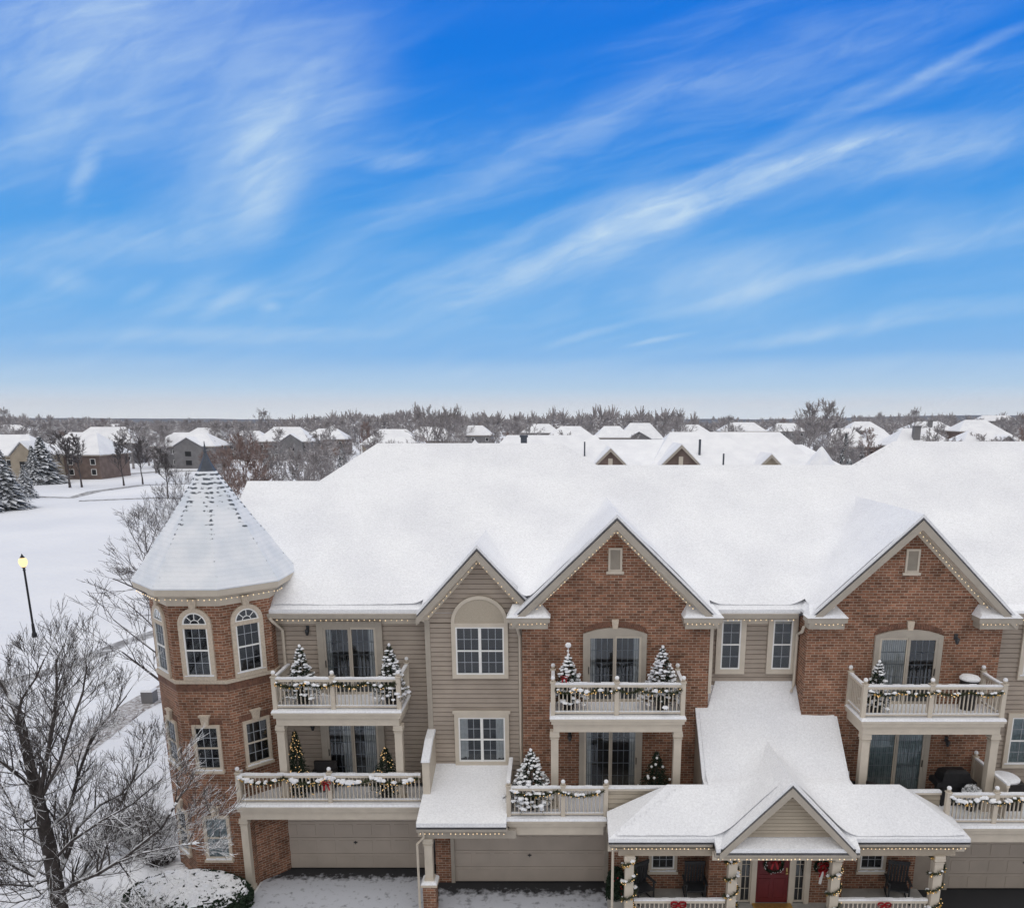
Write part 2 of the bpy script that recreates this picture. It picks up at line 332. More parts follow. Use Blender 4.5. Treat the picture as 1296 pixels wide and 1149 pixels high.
def _glass(t, p):
    t.nodes.remove(p); o = t.nodes['Material Output']
    tr = nn(t, 'ShaderNodeBsdfTransparent'); tr.inputs[0].default_value = (.80,.83,.85,1)
    g = nn(t, 'ShaderNodeBsdfGlossy'); g.inputs[0].default_value = (.85,.9,.95,1); g.inputs['Roughness'].default_value = .04
    fr = nn(t, 'ShaderNodeFresnel'); fr.inputs[0].default_value = 1.5
    a = nn(t, 'ShaderNodeMath', operation='MULTIPLY_ADD'); t.links.new(fr.outputs[0], a.inputs[0]); a.inputs[1].default_value = 1.0; a.inputs[2].default_value = .035
    m = nn(t, 'ShaderNodeMixShader'); t.links.new(a.outputs[0], m.inputs[0]); t.links.new(tr.outputs[0], m.inputs[1]); t.links.new(g.outputs[0], m.inputs[2])
    tcn = nn(t, 'ShaderNodeTexCoord'); n = nn(t, 'ShaderNodeTexNoise'); n.inputs['Scale'].default_value = 1.6; t.links.new(tcn.outputs['Object'], n.inputs['Vector'])
    t.links.new(m.outputs[0], o.inputs[0])
mat('glass', _glass)

# ------------------------------------------------------------------ mesh helpers
I4 = Matrix.Identity(4)
class MB:
    """collects shapes and links them as one mesh object"""
    def __init__(s): s.v = []; s.f = []; s.uv = []; s.mi = []; s.mats = []; s.M = I4; s.cur = 0
    def use(s, name):
        if name not in s.mats: s.mats.append(name)
        s.cur = s.mats.index(name); return s
    def face(s, pts, uv=None):
        b = len(s.v); pts = [s.M @ Vector(p) for p in pts]
        s.v += pts; s.f.append(tuple(range(b, b+len(pts)))); s.mi.append(s.cur)
        if uv is None:
            n = Vector((0, 0, 0))
            for i in range(1, len(pts)-1): n += (pts[i]-pts[0]).cross(pts[i+1]-pts[0])
            if n.length < 1e-12: n = Vector((0, 0, 1))
            n.normalize()
            if abs(n.z) > .8: uv = [(p.x, p.y) for p in pts]
            else:
                h = Vector((-n.y, n.x, 0)).normalized(); uv = [(p.dot(h), p.z) for p in pts]
        s.uv += uv
    def box(s, x0, x1, y0, y1, z0, z1):
        P = [(x0,y0,z0),(x1,y0,z0),(x1,y1,z0),(x0,y1,z0),(x0,y0,z1),(x1,y0,z1),(x1,y1,z1),(x0,y1,z1)]
        for q in ((0,3,2,1),(4,5,6,7),(0,1,5,4),(1,2,6,5),(2,3,7,6),(3,0,4,7)): s.face([P[i] for i in q])
        return s
    def prism(s, base, top):
        """closed solid between two equal-length loops"""
        n = len(base)
        s.face(list(reversed(base))); s.face(top)
        for i in range(n): s.face([base[i], base[(i+1) % n], top[(i+1) % n], top[i]])
        return s
    def slab(s, poly, th):
        """thick roof plane: polygon (counter-clockwise from above), th metres thick upwards"""
        n = Vector((0, 0, 0)); P = [Vector(p) for p in poly]
        for i in range(1, len(P)-1): n += (P[i]-P[0]).cross(P[i+1]-P[0])
        n.normalize()
        if n.z < 0: P.reverse(); n = -n
        return s.prism(P, [p+Vector((0, 0, th)) for p in P])
    def tube(s, pts, rad, n=6, cap=False, idx=True):
        P = [s.M @ Vector(p) for p in pts]; b = len(s.v)
        up = Vector((.13, .27, .95))
        for i, p in enumerate(P):
            d = (P[min(i+1, len(P)-1)]-P[max(i-1, 0)])
            if d.length < 1e-9: d = Vector((0, 0, 1))
            d.normalize(); a = d.cross(up)
            if a.length < .05: a = d.cross(Vector((1, .1, 0)))
            a.normalize(); c = d.cross(a); r = rad[i] if isinstance(rad, (list, tuple)) else rad
            for k in range(n):
                t = 2*pi*k/n; s.v.append(p+a*(r*cos(t))+c*(r*sin(t)))
        for i in range(len(P)-1):
            for k in range(n):
                k2 = (k+1) % n
                s.f.append((b+i*n+k, b+(i+1)*n+k, b+(i+1)*n+k2, b+i*n+k2)); s.mi.append(s.cur); s.uv += [(k/n, i), (k/n, i+1), ((k+1)/n, i+1), ((k+1)/n, i)]
        if cap:
            s.f.append(tuple(b+k for k in range(n))); s.mi.append(s.cur); s.uv += [(0, 0)]*n
            e = b+(len(P)-1)*n; s.f.append(tuple(e+n-1-k for k in range(n))); s.mi.append(s.cur); s.uv += [(0, 0)]*n
        return s
    def lathe(s, prof, cx=0, cy=0, n=12, a0=0., cap=True):
        R = [[(cx+r*cos(a0+2*pi*k/n), cy+r*sin(a0+2*pi*k/n), z) for k in range(n)] for r, z in prof]
        for i in range(len(R)-1):
            for k in range(n):
                k2 = (k+1) % n; s.face([R[i][k], R[i][k2], R[i+1][k2], R[i+1][k]])
        if cap:
            if prof[0][0] > .001: s.face(list(reversed(R[0])))
            if prof[-1][0] > .001: s.face(R[-1])
        return s
    def blob(s, c, r, rng, n=6, m=4, jit=.25, sz=1.):
        """small lumpy ball"""
        c = Vector(c); R = []
        for i in range(1, m):
            ph = pi*i/m
            R.append([c+Vector((sin(ph)*cos(2*pi*k/n), sin(ph)*sin(2*pi*k/n), cos(ph)*sz))*r*(1+rng.uniform(-jit, jit)) for k in range(n)])
        t = c+Vector((0, 0, r*sz)); d = c-Vector((0, 0, r*sz))
        for k in range(n):
            k2 = (k+1) % n
            s.face([t, R[0][k], R[0][k2]], [(0, 0)]*3)
            for i in range(len(R)-1): s.face([R[i][k], R[i+1][k], R[i+1][k2], R[i][k2]], [(0, 0)]*4)
            s.face([R[-1][k], d, R[-1][k2]], [(0, 0)]*3)
        return s
    def build(s, name, material=None, parent=None, smooth=False):
        me = bpy.data.meshes.new(name); me.from_pydata([tuple(v) for v in s.v], [], s.f)
        if s.mats:
            for k in s.mats: me.materials.append(M[k])
            me.polygons.foreach_set('material_index', s.mi)
        else: me.materials.append(M[material])
        uvl = me.uv_layers.new(name='UVMap')
        flat = [c for p in s.uv for c in (p[0], p[1])]
        if len(flat) == 2*len(me.loops): uvl.data.foreach_set('uv', flat)
        if smooth: me.polygons.foreach_set('use_smooth', [True]*len(me.polygons))
        me.update()
        o = bpy.data.objects.new(name, me); C.objects.link(o)
        if parent is not None:
            o.parent = parent
            o.matrix_parent_inverse = wmat(parent).inverted()
        return o
def wmat(o):
    return o.matrix_basis.copy() if o.parent is None else wmat(o.parent) @ o.matrix_parent_inverse @ o.matrix_basis
def empty(name, loc, label=None, cat=None, group=None, kind=None):
    o = bpy.data.objects.new(name, None); C.objects.link(o); o.location = loc; o.empty_display_size = .3
    return tag(o, label, cat, group, kind)
def tag(o, label=None, cat=None, group=None, kind=None):
    if label: o['label'] = label
    if cat: o['category'] = cat
    if group: o['group'] = group
    if kind: o['kind'] = kind
    return o
def copy_tree(o, parent=None):
    c = o.copy(); C.objects.link(c)
    if parent is not None:
        c.parent = parent; c.matrix_parent_inverse = o.matrix_parent_inverse.copy()
    for ch in list(o.children): copy_tree(ch, c)
    return c
def frame(o, n):
    """wall frame: local x along the wall (to the viewer's right), local y up, local z outward along n"""
    n = Vector(n).normalized(); up = Vector((0, 0, 1)); r = up.cross(n).normalized()
    m = Matrix((r, up, n)).transposed().to_4x4(); m.translation = Vector(o); return m
SOUTH = (0, -1, 0)
ORD = ['first','second','third','fourth','fifth','sixth','seventh','eighth','ninth','tenth','eleventh','twelfth','thirteenth','fourteenth','fifteenth',
 'sixteenth','seventeenth','eighteenth','nineteenth','twentieth']+['twenty-'+w for w in ['first','second','third','fourth','fifth','sixth','seventh','eighth','ninth']]+['thirtieth']+['thirty-'+w for w in ['first','second','third','fourth','fifth','sixth','seventh','eighth','ninth']]+['fortieth']

# ================================================================== ground
rng = random.Random(7)
mb = MB()
def gz_(x, y): return 0.0
xs = [-3000,-1200,-500,-200,-90,-50,-30,-20,-10,0,10,20,30,60,120,300,800,1800,3000]; ys = [-60,-10,5,12,18,24,30,40,60,90,140,220,400,800,1500,2560]
for i in range(len(xs)-1):
    for j in range(len(ys)-1):
        mb.face([(xs[i],ys[j],0),(xs[i+1],ys[j],0),(xs[i+1],ys[j+1],0),(xs[i],ys[j+1],0)])
tag(mb.build('ground', 'ground_snow'), kind='structure')
def strip(name, pts, w, z, m):
    mb = MB()
    P = [Vector((x, y, z)) for x, y in pts]
    for i in range(len(P)-1):
        def side(k):
            d = (P[min(k+1, len(P)-1)]-P[max(k-1, 0)]).normalized(); n = Vector((-d.y, d.x, 0)); ww = w[k] if isinstance(w, list) else w
            return P[k]+n*ww/2, P[k]-n*ww/2
        a, b = side(i); c, d = side(i+1); mb.face([b, d, c, a])
    return tag(mb.build(name, m), kind='structure')
def g(px, py): p = at(px, py, Z=0); return (p.x, p.y)
# asphalt driveway in front of the garages
for (x0, x1, m_) in ((-9.7,-3.9,'drive'),(-3.9,1.9,'drive_middle'),(11.4,30,'drive_right')):
    mb = MB(); mb.face([(x0,10,.02),(x1,10,.02),(x1,24.3,.02),(x0,24.3,.02)]); tag(mb.build('driveway', m_), kind='structure')
# strips of bare ground and paths in the field
strip('bare_ground', [g(60,985), g(107,945), g(140,918), g(165,898), g(195,882), g(260,850)], [.5,1.3,1.5,1.7,2.0,2.4], .012, 'mulch')
strip('footpath', [g(-60,880), g(36,857), g(95,840), g(153,815), g(200,800), g(280,780)], [1.3,1.3,1.2,1.3,1.5,1.8], .010, 'path')
strip('footpath', [g(20,628), g(90,630), g(120,622), g(180,614), g(240,612), g(330,616)], 3.0, .012, 'path')
strip('footpath', [g(100,634), g(200,630), g(300,634)], 2.4, .014, 'path')
strip('street', [g(60,601), g(120,603), g(200,597), g(330,594), g(480,588)], 5, .012, 'path')
strip('driveway', [g(133,598), g(150,588), g(156,578)], 6, .016, 'path')

# ================================================================== the apartment building
B = empty('apartment_building', (2, 25, 0), 'large brick and siding apartment building with corner tower, balconies and garages in the foreground', 'apartment building')
EZ = 8.92      # main eave height

def brick_wall(mb, x0, x1, y, z0, z1): mb.face([(x0,y,z0),(x1,y,z0),(x1,y,z1),(x0,y,z1)])
def siding_poly(name, o, n, w, z0, z1, lo=None, hi=None, m='siding', parent=B, pitch=.155):
    """lap siding: every board a tilted face with its shadow edge. lo/hi(z) limit its extent"""
    mb = MB(); mb.M = frame(o, n); z = z0
    lo = lo or (lambda z: 0); hi = hi or (lambda z: w)
    while z < z1-1e-4:
        t = min(z+pitch, z1); a0, a1, b0, b1 = lo(z), hi(z), lo(t), hi(t)
        if a1-a0 > .01:
            if b1 < b0: b0 = b1 = (b0+b1)/2
            g_ = .026; k = (t-g_-z)/max(1e-4, t-z); c0, c1 = a0+(b0-a0)*k, a1+(b1-a1)*k
            mb.face([(a0,z,.034),(a1,z,.034),(c1,t-g_,.010),(c0,t-g_,.010)])
            mb.face([(c0,t-g_,.010),(c1,t-g_,.010),(b1,t,-.035),(b0,t,-.035)])
            mb.face([(a0,z,-.035),(a1,z,-.035),(a1,z,.034),(a0,z,.034)])
        z = t
    return mb.build(name, m, parent)

def split_build(mb, name, m, parent):
    for f in mb.f:
        q = MB(); q.face([mb.v[i] for i in f]); q.build(name, m, parent)
def rect_ring(mb, x0, x1, y0, y1, w, z0, z1, bottom=True):
    mb.box(x0, x0+w, y0, y1, z0, z1); mb.box(x1-w, x1, y0, y1, z0, z1)
    mb.box(x0+w, x1-w, y1-w, y1, z0, z1)
    if bottom: mb.box(x0+w, x1-w, y0, y0+w, z0, z1)

def muntins(mb, x0, x1, y0, y1, nc, nr, z=.055, t=.016):
    t = min(t, .016)
    for i in range(1, nc):
        x = x0+(x1-x0)*i/nc; mb.box(x-t/2, x+t/2, y0, y1, z, z+.012)
    for j in range(1, nr):
        y = y0+(y1-y0)*j/nr; mb.box(x0, x1, y-t/2, y+t/2, z+.001, z+.014)

def off_siding(o):
    # trim on lap siding stands proud of the boards
    o = Vector(o); return o+Vector((0,-.037,0)) if any(abs(o.y-q) < 1e-4 for q in (24.4, 24.0, 23.8)) else o
def window(o, n, w, h, units=1, nc=3, nr=2, casing=.10, m='trim', frame_m='white_frame', kind='double', curtain=0, arch=False, sill=True, key=False, snow=True, name='window', parent=B, seed=0, cm='curtain'):
    """o: bottom centre of the glazed opening on the wall"""
    R = random.Random(seed*13+5); Fm = frame(off_siding(o), n)
    a = MB(); a.M = Fm; c = casing
    rect_ring(a, -w/2-c, w/2+c, -c, h+(0 if arch else c), c, 0, .07)
    top = h
    if arch:       # half-round head
        r0, r1 = w/2, w/2+c; k = 14
        for i in range(k):
            t0, t1 = pi*i/k, pi*(i+1)/k
            q = [(r0*cos(t0), h+r0*sin(t0)), (r1*cos(t0), h+r1*sin(t0)), (r1*cos(t1), h+r1*sin(t1)), (r0*cos(t1), h+r0*sin(t1))]
            a.prism([(x, y, 0) for x, y in q], [(x, y, .07) for x, y in q])
    win = a.build(name, m, parent)
    # sashes
    s = MB(); s.M = Fm; uw = w/units; mu = MB(); mu.M = Fm
    for u in range(units):
        x0 = -w/2+u*uw; x1 = x0+uw; f = .045
        if kind == 'double':
            rect_ring(s, x0, x1, 0, h, f, .01, .058); s.box(x0+f, x1-f, h/2-.022, h/2+.022, .02, .062)
            muntins(mu, x0+f, x1-f, h/2+.022, h-f, nc, nr, .032, .02); muntins(mu, x0+f, x1-f, f, h/2-.022, nc, nr, .028, .02)
        else:
            rect_ring(s, x0, x1, 0, h, f, .01, .058); muntins(mu, x0+f, x1-f, f, h-f, nc, nr*2, .03, .02)
    if units == 2: s.box(-.035, .035, .0, h, .059, .066)
    if arch:
        s.box(-w/2, w/2, h-.03, h+.03, .059, .069); k = 12; r1 = w/2; r0 = w/2-.045
        for i in range(k):
            t0, t1 = pi*i/k, pi*(i+1)/k
            q = [(r0*cos(t0), h+r0*sin(t0)), (r1*cos(t0), h+r1*sin(t0)), (r1*cos(t1), h+r1*sin(t1)), (r0*cos(t1), h+r0*sin(t1))]
            s.prism([(x, y, .01) for x, y in q], [(x, y, .058) for x, y in q])
        for d in (45, 90, 135):
            ca, sa = cos(radians(d)), sin(radians(d)); b = r0*.42
            s.prism([(b*ca-.011*sa, h+b*sa+.011*ca, .03), (b*ca+.011*sa, h+b*sa-.011*ca, .03), (r0*ca+.011*sa, h+r0*sa-.011*ca, .03), (r0*ca-.011*sa, h+r0*sa+.011*ca, .03)],
                    [(b*ca-.011*sa, h+b*sa+.011*ca, .044), (b*ca+.011*sa, h+b*sa-.011*ca, .044), (r0*ca+.011*sa, h+r0*sa-.011*ca, .044), (r0*ca-.011*sa, h+r0*sa+.011*ca, .044)])
        for i in range(8):
            t0, t1 = pi*i/8, pi*(i+1)/8; b0, b1 = r0*.38, r0*.45
            q = [(b0*cos(t0), h+b0*sin(t0)), (b1*cos(t0), h+b1*sin(t0)), (b1*cos(t1), h+b1*sin(t1)), (b0*cos(t1), h+b0*sin(t1))]
            s.prism([(x, y, .03) for x, y in q], [(x, y, .044) for x, y in q])
    sa = s.build('sash', frame_m, win); mu.build('muntins', 'muntin', win)
    gl = MB(); gl.M = Fm
    gl.face([(-w/2+.02,.02,.026),(w/2-.02,.02,.026),(w/2-.02,h-.02,.026),(-w/2+.02,h-.02,.026)])
    if arch: gl.face([(-w/2+.02,h,.027)]+[(-(w/2-.02)*cos(pi*i/12), h+(w/2-.02)*sin(pi*i/12), .027) for i in range(1, 12)][::1]+[(w/2-.02,h,.027)])
    gl.build('glass', 'glass', win)
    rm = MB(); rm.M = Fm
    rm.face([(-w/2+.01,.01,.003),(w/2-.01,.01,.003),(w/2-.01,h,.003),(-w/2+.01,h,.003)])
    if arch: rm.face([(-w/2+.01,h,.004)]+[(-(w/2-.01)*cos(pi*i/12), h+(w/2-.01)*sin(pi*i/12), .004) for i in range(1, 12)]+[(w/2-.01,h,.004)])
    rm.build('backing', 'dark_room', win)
    if curtain:
        cu = MB(); cu.M = Fm
        spans = {1: [(-.48, -.30), (.30, .48)], 2: [(-.48, .48)], 3: [(.02, .48)], 4: [(-.48, -.02)], 5: [(-.48, -.18), (-.03, .10), (.36, .48)]}[curtain]
        for s0, s1 in spans:
            k = max(3, int((s1-s0)*w/.055)); x = [w*(s0+(s1-s0)*i/k) for i in range(k+1)]
            for i in range(k):
                za, zb = .008+.010*(i % 2), .008+.010*((i+1) % 2)
                y0 = .03+(R.uniform(0, .12) if curtain != 2 else 0)
                cu.face([(x[i], y0, za), (x[i+1], y0, zb), (x[i+1], h-.04, zb), (x[i], h-.04, za)])
        cu.build('curtain', cm, win)
    if sill:
        sb = MB(); sb.M = Fm; sb.box(-w/2-c-.03, w/2+c+.03, -c-.07, -c+.02, .002, .12); sb.build('sill', m if m != 'trim_grey' else 'trim', win)
    if snow:
        sn = MB(); sn.M = Fm; yb = (-c+.02 if sill else -.0)
        for i in range(8):
            x0 = -w/2-c*.6+i*(w+1.2*c)/8; hh = R.uniform(.025, .06)
            sn.box(x0, x0+(w+1.2*c)/8, yb+.002, yb+hh, .071, .115 if sill else .09)
        sn.build('snow', 'snow', win)
    if key:
        kb = MB(); kb.M = Fm; y0 = h+(w/2 if arch else 0)+c+.0
        kb.prism([(-.09, y0-.02, .005), (.09, y0-.02, .005), (.14, y0+.28, .005), (-.14, y0+.28, .005)], [(-.09, y0-.02, .10), (.09, y0-.02, .10), (.14, y0+.28, .10), (-.14, y0+.28, .10)])
        if not arch:
            kb.box(-.17, .17, y0+.27, y0+.33, .004, .12)
        kb.build('keystone', 'stone', win)
    return win

def patio_door(o, n, w, h, slide='left', curtain=0, casing=.17, head=.17, arched=False, m='trim_grey', seed=1, cm='curtain', parent=B, grid=True):
    """sliding glass door: two panels, the moving one with a dark screen"""
    Fm = frame(off_siding(o), n); a = MB(); a.M = Fm; c = casing
    a.box(-w/2-c, -w/2, 0, h, 0, .09); a.box(w/2, w/2+c, 0, h, 0, .09)
    if arched:
        k = 10; P = [(-w/2-c, h), (w/2+c, h)]; top = [( (w/2+c)-(w+2*c)*i/k, h+head+.20*(1-((2*i/k)-1)**2)) for i in range(k+1)]
        poly = P+top
        a.prism([(x, y, 0) for x, y in poly], [(x, y, .085) for x, y in poly])
    else: a.box(-w/2-c, w/2+c, h, h+head, 0, .09)
    d = a.build('patio_door', m, parent)
    if arched:      # soldier course of bricks over the head
        sc = MB(); sc.M = Fm
        for i in range(26):
            t0, t1 = i/26, (i+.86)/26
            fx = lambda t: (w/2+c+.06)-(w+2*c+.12)*t
            fy = lambda t: h+head+.01+.20*(1-(2*t-1)**2)
            nx = lambda t: -(2*t-1)*.12
            if abs(t0-.5) < .045: continue
            q = [(fx(t0), fy(t0)), (fx(t1), fy(t1)), (fx(t1)+nx(t1)*-1, fy(t1)+.19), (fx(t0)+nx(t0)*-1, fy(t0)+.19)]
            sc.prism([(x, y, -.01) for x, y in q], [(x, y, .022) for x, y in q])
        sc.build('brick_arch', 'arch_brick', d)
        kb = MB(); kb.M = Fm; y0 = h+head+.19
        kb.prism([(-.075, y0-.02, 0), (.075, y0-.02, 0), (.11, y0+.27, 0), (-.11, y0+.27, 0)], [(-.075, y0-.02, .10), (.075, y0-.02, .10), (.11, y0+.27, .10), (-.11, y0+.27, .10)]); kb.build('keystone', 'stone', d)
    for side in (-1, 1):
        p = MB(); p.M = Fm; x0, x1 = (-w/2, .02) if side < 0 else (-.02, w/2)
        mv = (slide == 'left') == (side < 0); z0 = .02 if not mv else .045
        rect_ring(p, x0, x1, .03, h, .075, z0, z0+.035)
        if grid: pm = MB(); pm.M = Fm; muntins(pm, x0+.075, x1-.075, .105, h-.075, 4, 5, z0-.008, .018)
        if grid: pm.build('muntins', 'muntin', d)
        pan = p.build('door_panel', 'trim' if not mv else 'trim_grey', d)
        gl = MB(); gl.M = Fm; gl.face([(x0+.07, .1, z0+.006), (x1-.07, .1, z0+.006), (x1-.07, h-.07, z0+.006), (x0+.07, h-.07, z0+.006)]); gl.build('glass', 'glass', pan)
        if mv:
            hd = MB(); hd.M = Fm; hx = x1-.04 if side < 0 and slide == 'right' else (x0+.035 if side < 0 else x1-.035)
            hd.box(hx-.012, hx+.012, .95, 1.18, z0+.036, z0+.06); hd.build('handle', 'black', pan)
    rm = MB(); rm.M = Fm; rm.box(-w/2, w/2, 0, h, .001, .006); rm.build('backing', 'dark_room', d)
    if curtain:
        cu = MB(); cu.M = Fm
        for s0, s1 in {1: [(-.48, -.03), (.03, .48)], 2: [(-.48, -.03)], 3: [(.03, .48)], 4: [(-.48, -.36), (.36, .48)], 5: [(-.2, -.03), (.22, .48)]}[curtain]:
            k = max(3, int((s1-s0)*w/.06))
            for i in range(k):
                xa = w*(s0+(s1-s0)*i/k); xb = xa+w*(s1-s0)/k*.8; cu.face([(xa, .1, .009), (xb, .1, .017), (xb, h-.08, .017), (xa, h-.08, .009)])
        cu.build('curtain', cm, d)
    th = MB(); th.M = Fm; th.box(-w/2-c, w/2+c, -.04, .03, .001, .14); th.build('threshold', 'trim', d)
    return d
def _ab(t, p):
    c, n, tcn, _ = noisemix(t, (.115,.058,.04), (.215,.105,.068), 9); t.links.new(c, p.inputs['Base Color']); p.inputs['Roughness'].default_value = .85
mat('arch_brick', _ab)

# ---- fascia / gutter run and string lights
def string_lights(path, label, spacing=.17, drop=.05, bulb=.020, group='warm white string lights along the eaves', parent=None, dim=False):
    mb = MB(); mb.use('dark_metal'); P = [Vector(p) for p in path]
    mb.tube(P, .006, 3); mb.use('bulb_dim' if dim else 'bulb'); R = random.Random(len(P)+int(P[0].x*10))
    for i in range(len(P)-1):
        ln = (P[i+1]-P[i]).length; k = max(1, round(ln/spacing))
        for j in range(k):
            if R.random() < .04: continue
            q = P[i].lerp(P[i+1], (j+.5)/k)+Vector((R.uniform(-.01, .01), -.012, -drop*R.uniform(.6, 1.1)))
            r = bulb*R.uniform(.85, 1.1)
            T = [q+Vector((0, 0, r*1.1)), q+Vector((r, 0, 0)), q+Vector((0, r, 0)), q+Vector((-r, 0, 0)), q+Vector((0, -r, 0)), q-Vector((0, 0, r*1.3))]
            for a, b, c in ((0,1,2),(0,2,3),(0,3,4),(0,4,1),(5,2,1),(5,3,2),(5,4,3),(5,1,4)): mb.face([T[a], T[b], T[c]], [(0, 0)]*3)
    return tag(mb.build('string_lights'), label, 'string lights', group)

def rot_profile(mb, pts2d, x0, x1):  # extrude a (y,z) profile along x
    mb.prism([(x0, y, z) for y, z in pts2d], [(x1, y, z) for y, z in pts2d])

# ---------------------------------------------------------------- walls
Y1, YG, Y2, YR, Y3, Y4 = 24.4, 24.0, 23.7, 24.4, 23.5, 23.8     # wall planes: left, small gable, brick bay, recess, right bay, far right
xg0 = at(545,850,Y=YG).x; xb0 = at(661,850,Y=Y2).x; xb1 = at(898,840,Y=Y2).x; xc0 = at(1019,840,Y=Y3).x; xc1 = at(1262,850,Y=Y3).x
# core box of the building behind the front walls (sides and back)
mb = MB(); mb.face([(-8.9,38.4,0),(-8.9,24.4,0),(-8.9,24.4,EZ),(-8.9,38.4,EZ)]); mb.face([(26,24,0),(26,38.4,0),(26,38.4,EZ),(26,24,EZ)]); mb.face([(26,38.4,0),(-11,38.4,0),(-11,38.4,EZ),(26,38.4,EZ)])
mb.face([(-11,38.4,0),(-11,25.5,0),(-11,25.5,EZ),(-11,38.4,EZ)])
mb.face([(-11,38.4,EZ),(-11,25,EZ),(-11,29.35,12.3)])
mb.build('brick_wall', 'brick', B)
siding_poly('siding_wall', (-9.6,Y1,3.0), SOUTH, 9.6+xg0, 0, 5.9)
sx = at(1020,850,Y=YR).x
siding_poly('siding_wall', (xb1-.1,YR,6.1), SOUTH, sx-xb1+.6, 0, 2.8)
# small gable wall
gcx, gz0, gsl = -2.43, 8.80, 1.10
siding_poly('siding_wall', (xg0,YG,3.2), SOUTH, xb0+.1-xg0, 0, 5.45)
siding_poly('siding_wall', (xg0,YG,8.65), SOUTH, 4, 0, 2.15, lambda z: max(0, gcx-xg0-1.87+max(0, z-.0)/gsl*1.0), lambda z: gcx-xg0+1.87-max(0, z)/gsl)
mb = MB(); mb.M = I4
for z0, z1 in ((3.2, 8.72),): mb.box(xg0-.13, xg0+.03, YG-.05, YG+.4, z0, z1)
mb.build('corner_board', 'trim_grey', B)
mb = MB(); mb.box(xb0-.13, xb0+.0, YG-.06, YG, 3.2, 8.6); mb.build('corner_board', 'trim_grey', B)
# brick bays
def bay(xl, xr, y, cx, apex, sl, back):
    mb = MB(); mb.face([(xl,y,3.0),(xr,y,3.0),(xr,y,8.85),(xl,y,8.85)])
    hw = (apex-.18-8.85)/sl
    mb.face([(cx-hw,y,8.85),(cx+hw,y,8.85),(cx,y,apex-.18)])
    mb.face([(xr,y,0),(xr,back,0),(xr,back,8.85),(xr,y,8.85)]); mb.face([(xl,back,0),(xl,y,0),(xl,y,8.85),(xl,back,8.85)])
    return mb.build('brick_wall', 'brick', B)
bay(xb0, xb1, Y2, 1.77, 12.02, .985, 24.5)
bay(xc0, xc1, Y3, 10.72, 12.05, .98, 24.5)
# projecting course lines in the gables (a thin brick ledge)
for x0, x1, y, z in ((1.77-2.3,1.77+2.3,Y2,9.42),(10.72-2.3,10.72+2.3,Y3,9.45)):
    mb = MB(); mb.box(x0, x1, y-.03, y-.002, z, z+.085); mb.build('brick_ledge', 'brick', B)
siding_poly('siding_wall', (xc1,Y4,2.6), SOUTH, 8, 0, 6.3)
mb = MB(); mb.box(sx-.05, sx+.1, YR-.05, YR-.0, 6.1, 8.75); mb.box(xb1+.02, xb1+.14, YR-.05, YR, 6.1, 8.75); mb.build('corner_board', 'trim_grey', B)

# ---------------------------------------------------------------- tower
TX, TY = -10.86, 24.80; a_in = 1.87; Rc = a_in/cos(pi/8)
oct_ = lambda R, z: [(TX+R*cos(pi/8+pi/4*k), TY+R*sin(pi/8+pi/4*k), z) for k in range(8)]
mb = MB()
for z0, z1, R in ((0, 9.8, Rc),):
    a, b = oct_(R, z0), oct_(R, z1)
    for k in range(8):
        if k in (0, 1, 2) and False: continue
        mb.face([a[k], a[(k+1) % 8], b[(k+1) % 8], b[k]])
tower_wall = mb.build('tower_wall', 'brick', B)
mb = MB(); mb.prism(oct_(Rc+.045, 6.985), oct_(Rc+.06, 7.10)); mb.build('stone_band', 'stone', B)
mb = MB()      # soldier course under the band
for k in range(8):
    n = Vector((cos(pi/4*(k+1)), sin(pi/4*(k+1)), 0)); mid = Vector((TX, TY, 0))+n*a_in; side = 2*a_in*tan(pi/8)
    mb.M = frame(mid+Vector((0, 0, 6.74)), n); q = int(side/.085)
    for i in range(q): x = -side/2+i*side/q; mb.box(x+.005, x+side/q-.005, 0, .24, .001, .014)
mb.build('soldier_course', 'arch_brick', B)
mb = MB(); mb.prism(oct_(Rc+.02, 9.42), oct_(Rc+.05, 9.70)); mb.prism(oct_(Rc+.12, 9.70), oct_(Rc+.38, 9.80)); mb.prism(oct_(2.42, 9.80), oct_(2.45, 9.98)); mb.build('cornice', 'cream_trim' if 'cream_trim' in M else 'trim', B)
# flared octagonal roof
prof = [(2.46, 9.985), (2.465, 10.025), (2.21, 10.38), (1.92, 10.80), (1.63, 11.26), (1.24, 11.80), (.82, 12.44), (.45, 13.02), (.25, 13.34)]
mb = MB(); sl = 0; S_ = [0]
for i in range(len(prof)-1, 0, -1): sl += sqrt((prof[i][0]-prof[i-1][0])**2+(prof[i][1]-prof[i-1][1])**2); S_.insert(0, sl)
for i in range(len(prof)-1):
    a, b = oct_(*prof[i]), oct_(*prof[i+1])
    for k in range(8): mb.face([a[k], a[(k+1) % 8], b[(k+1) % 8], b[k]], [(-1, S_[i]), (1, S_[i]), (1, S_[i+1]), (-1, S_[i+1])])
tr = mb.build('tower_roof', 'tower_roof_snow', B)
mb = MB(); mb.lathe([(.29,13.28),(.24,13.36),(.14,13.56),(.07,13.74),(.04,13.84),(.06,13.88),(.03,13.93),(.012,14.16),(.001,14.2)], TX, TY, 8, pi/8); mb.build('finial', 'lead', tr)
def tface(k): # outward normal and centre of tower face k (0 = front, 1 = right front, -1 = left front)
    a = -pi/2+k*pi/4; n = Vector((cos(a), sin(a), 0)); return Vector((TX, TY, 0))+n*a_in, n
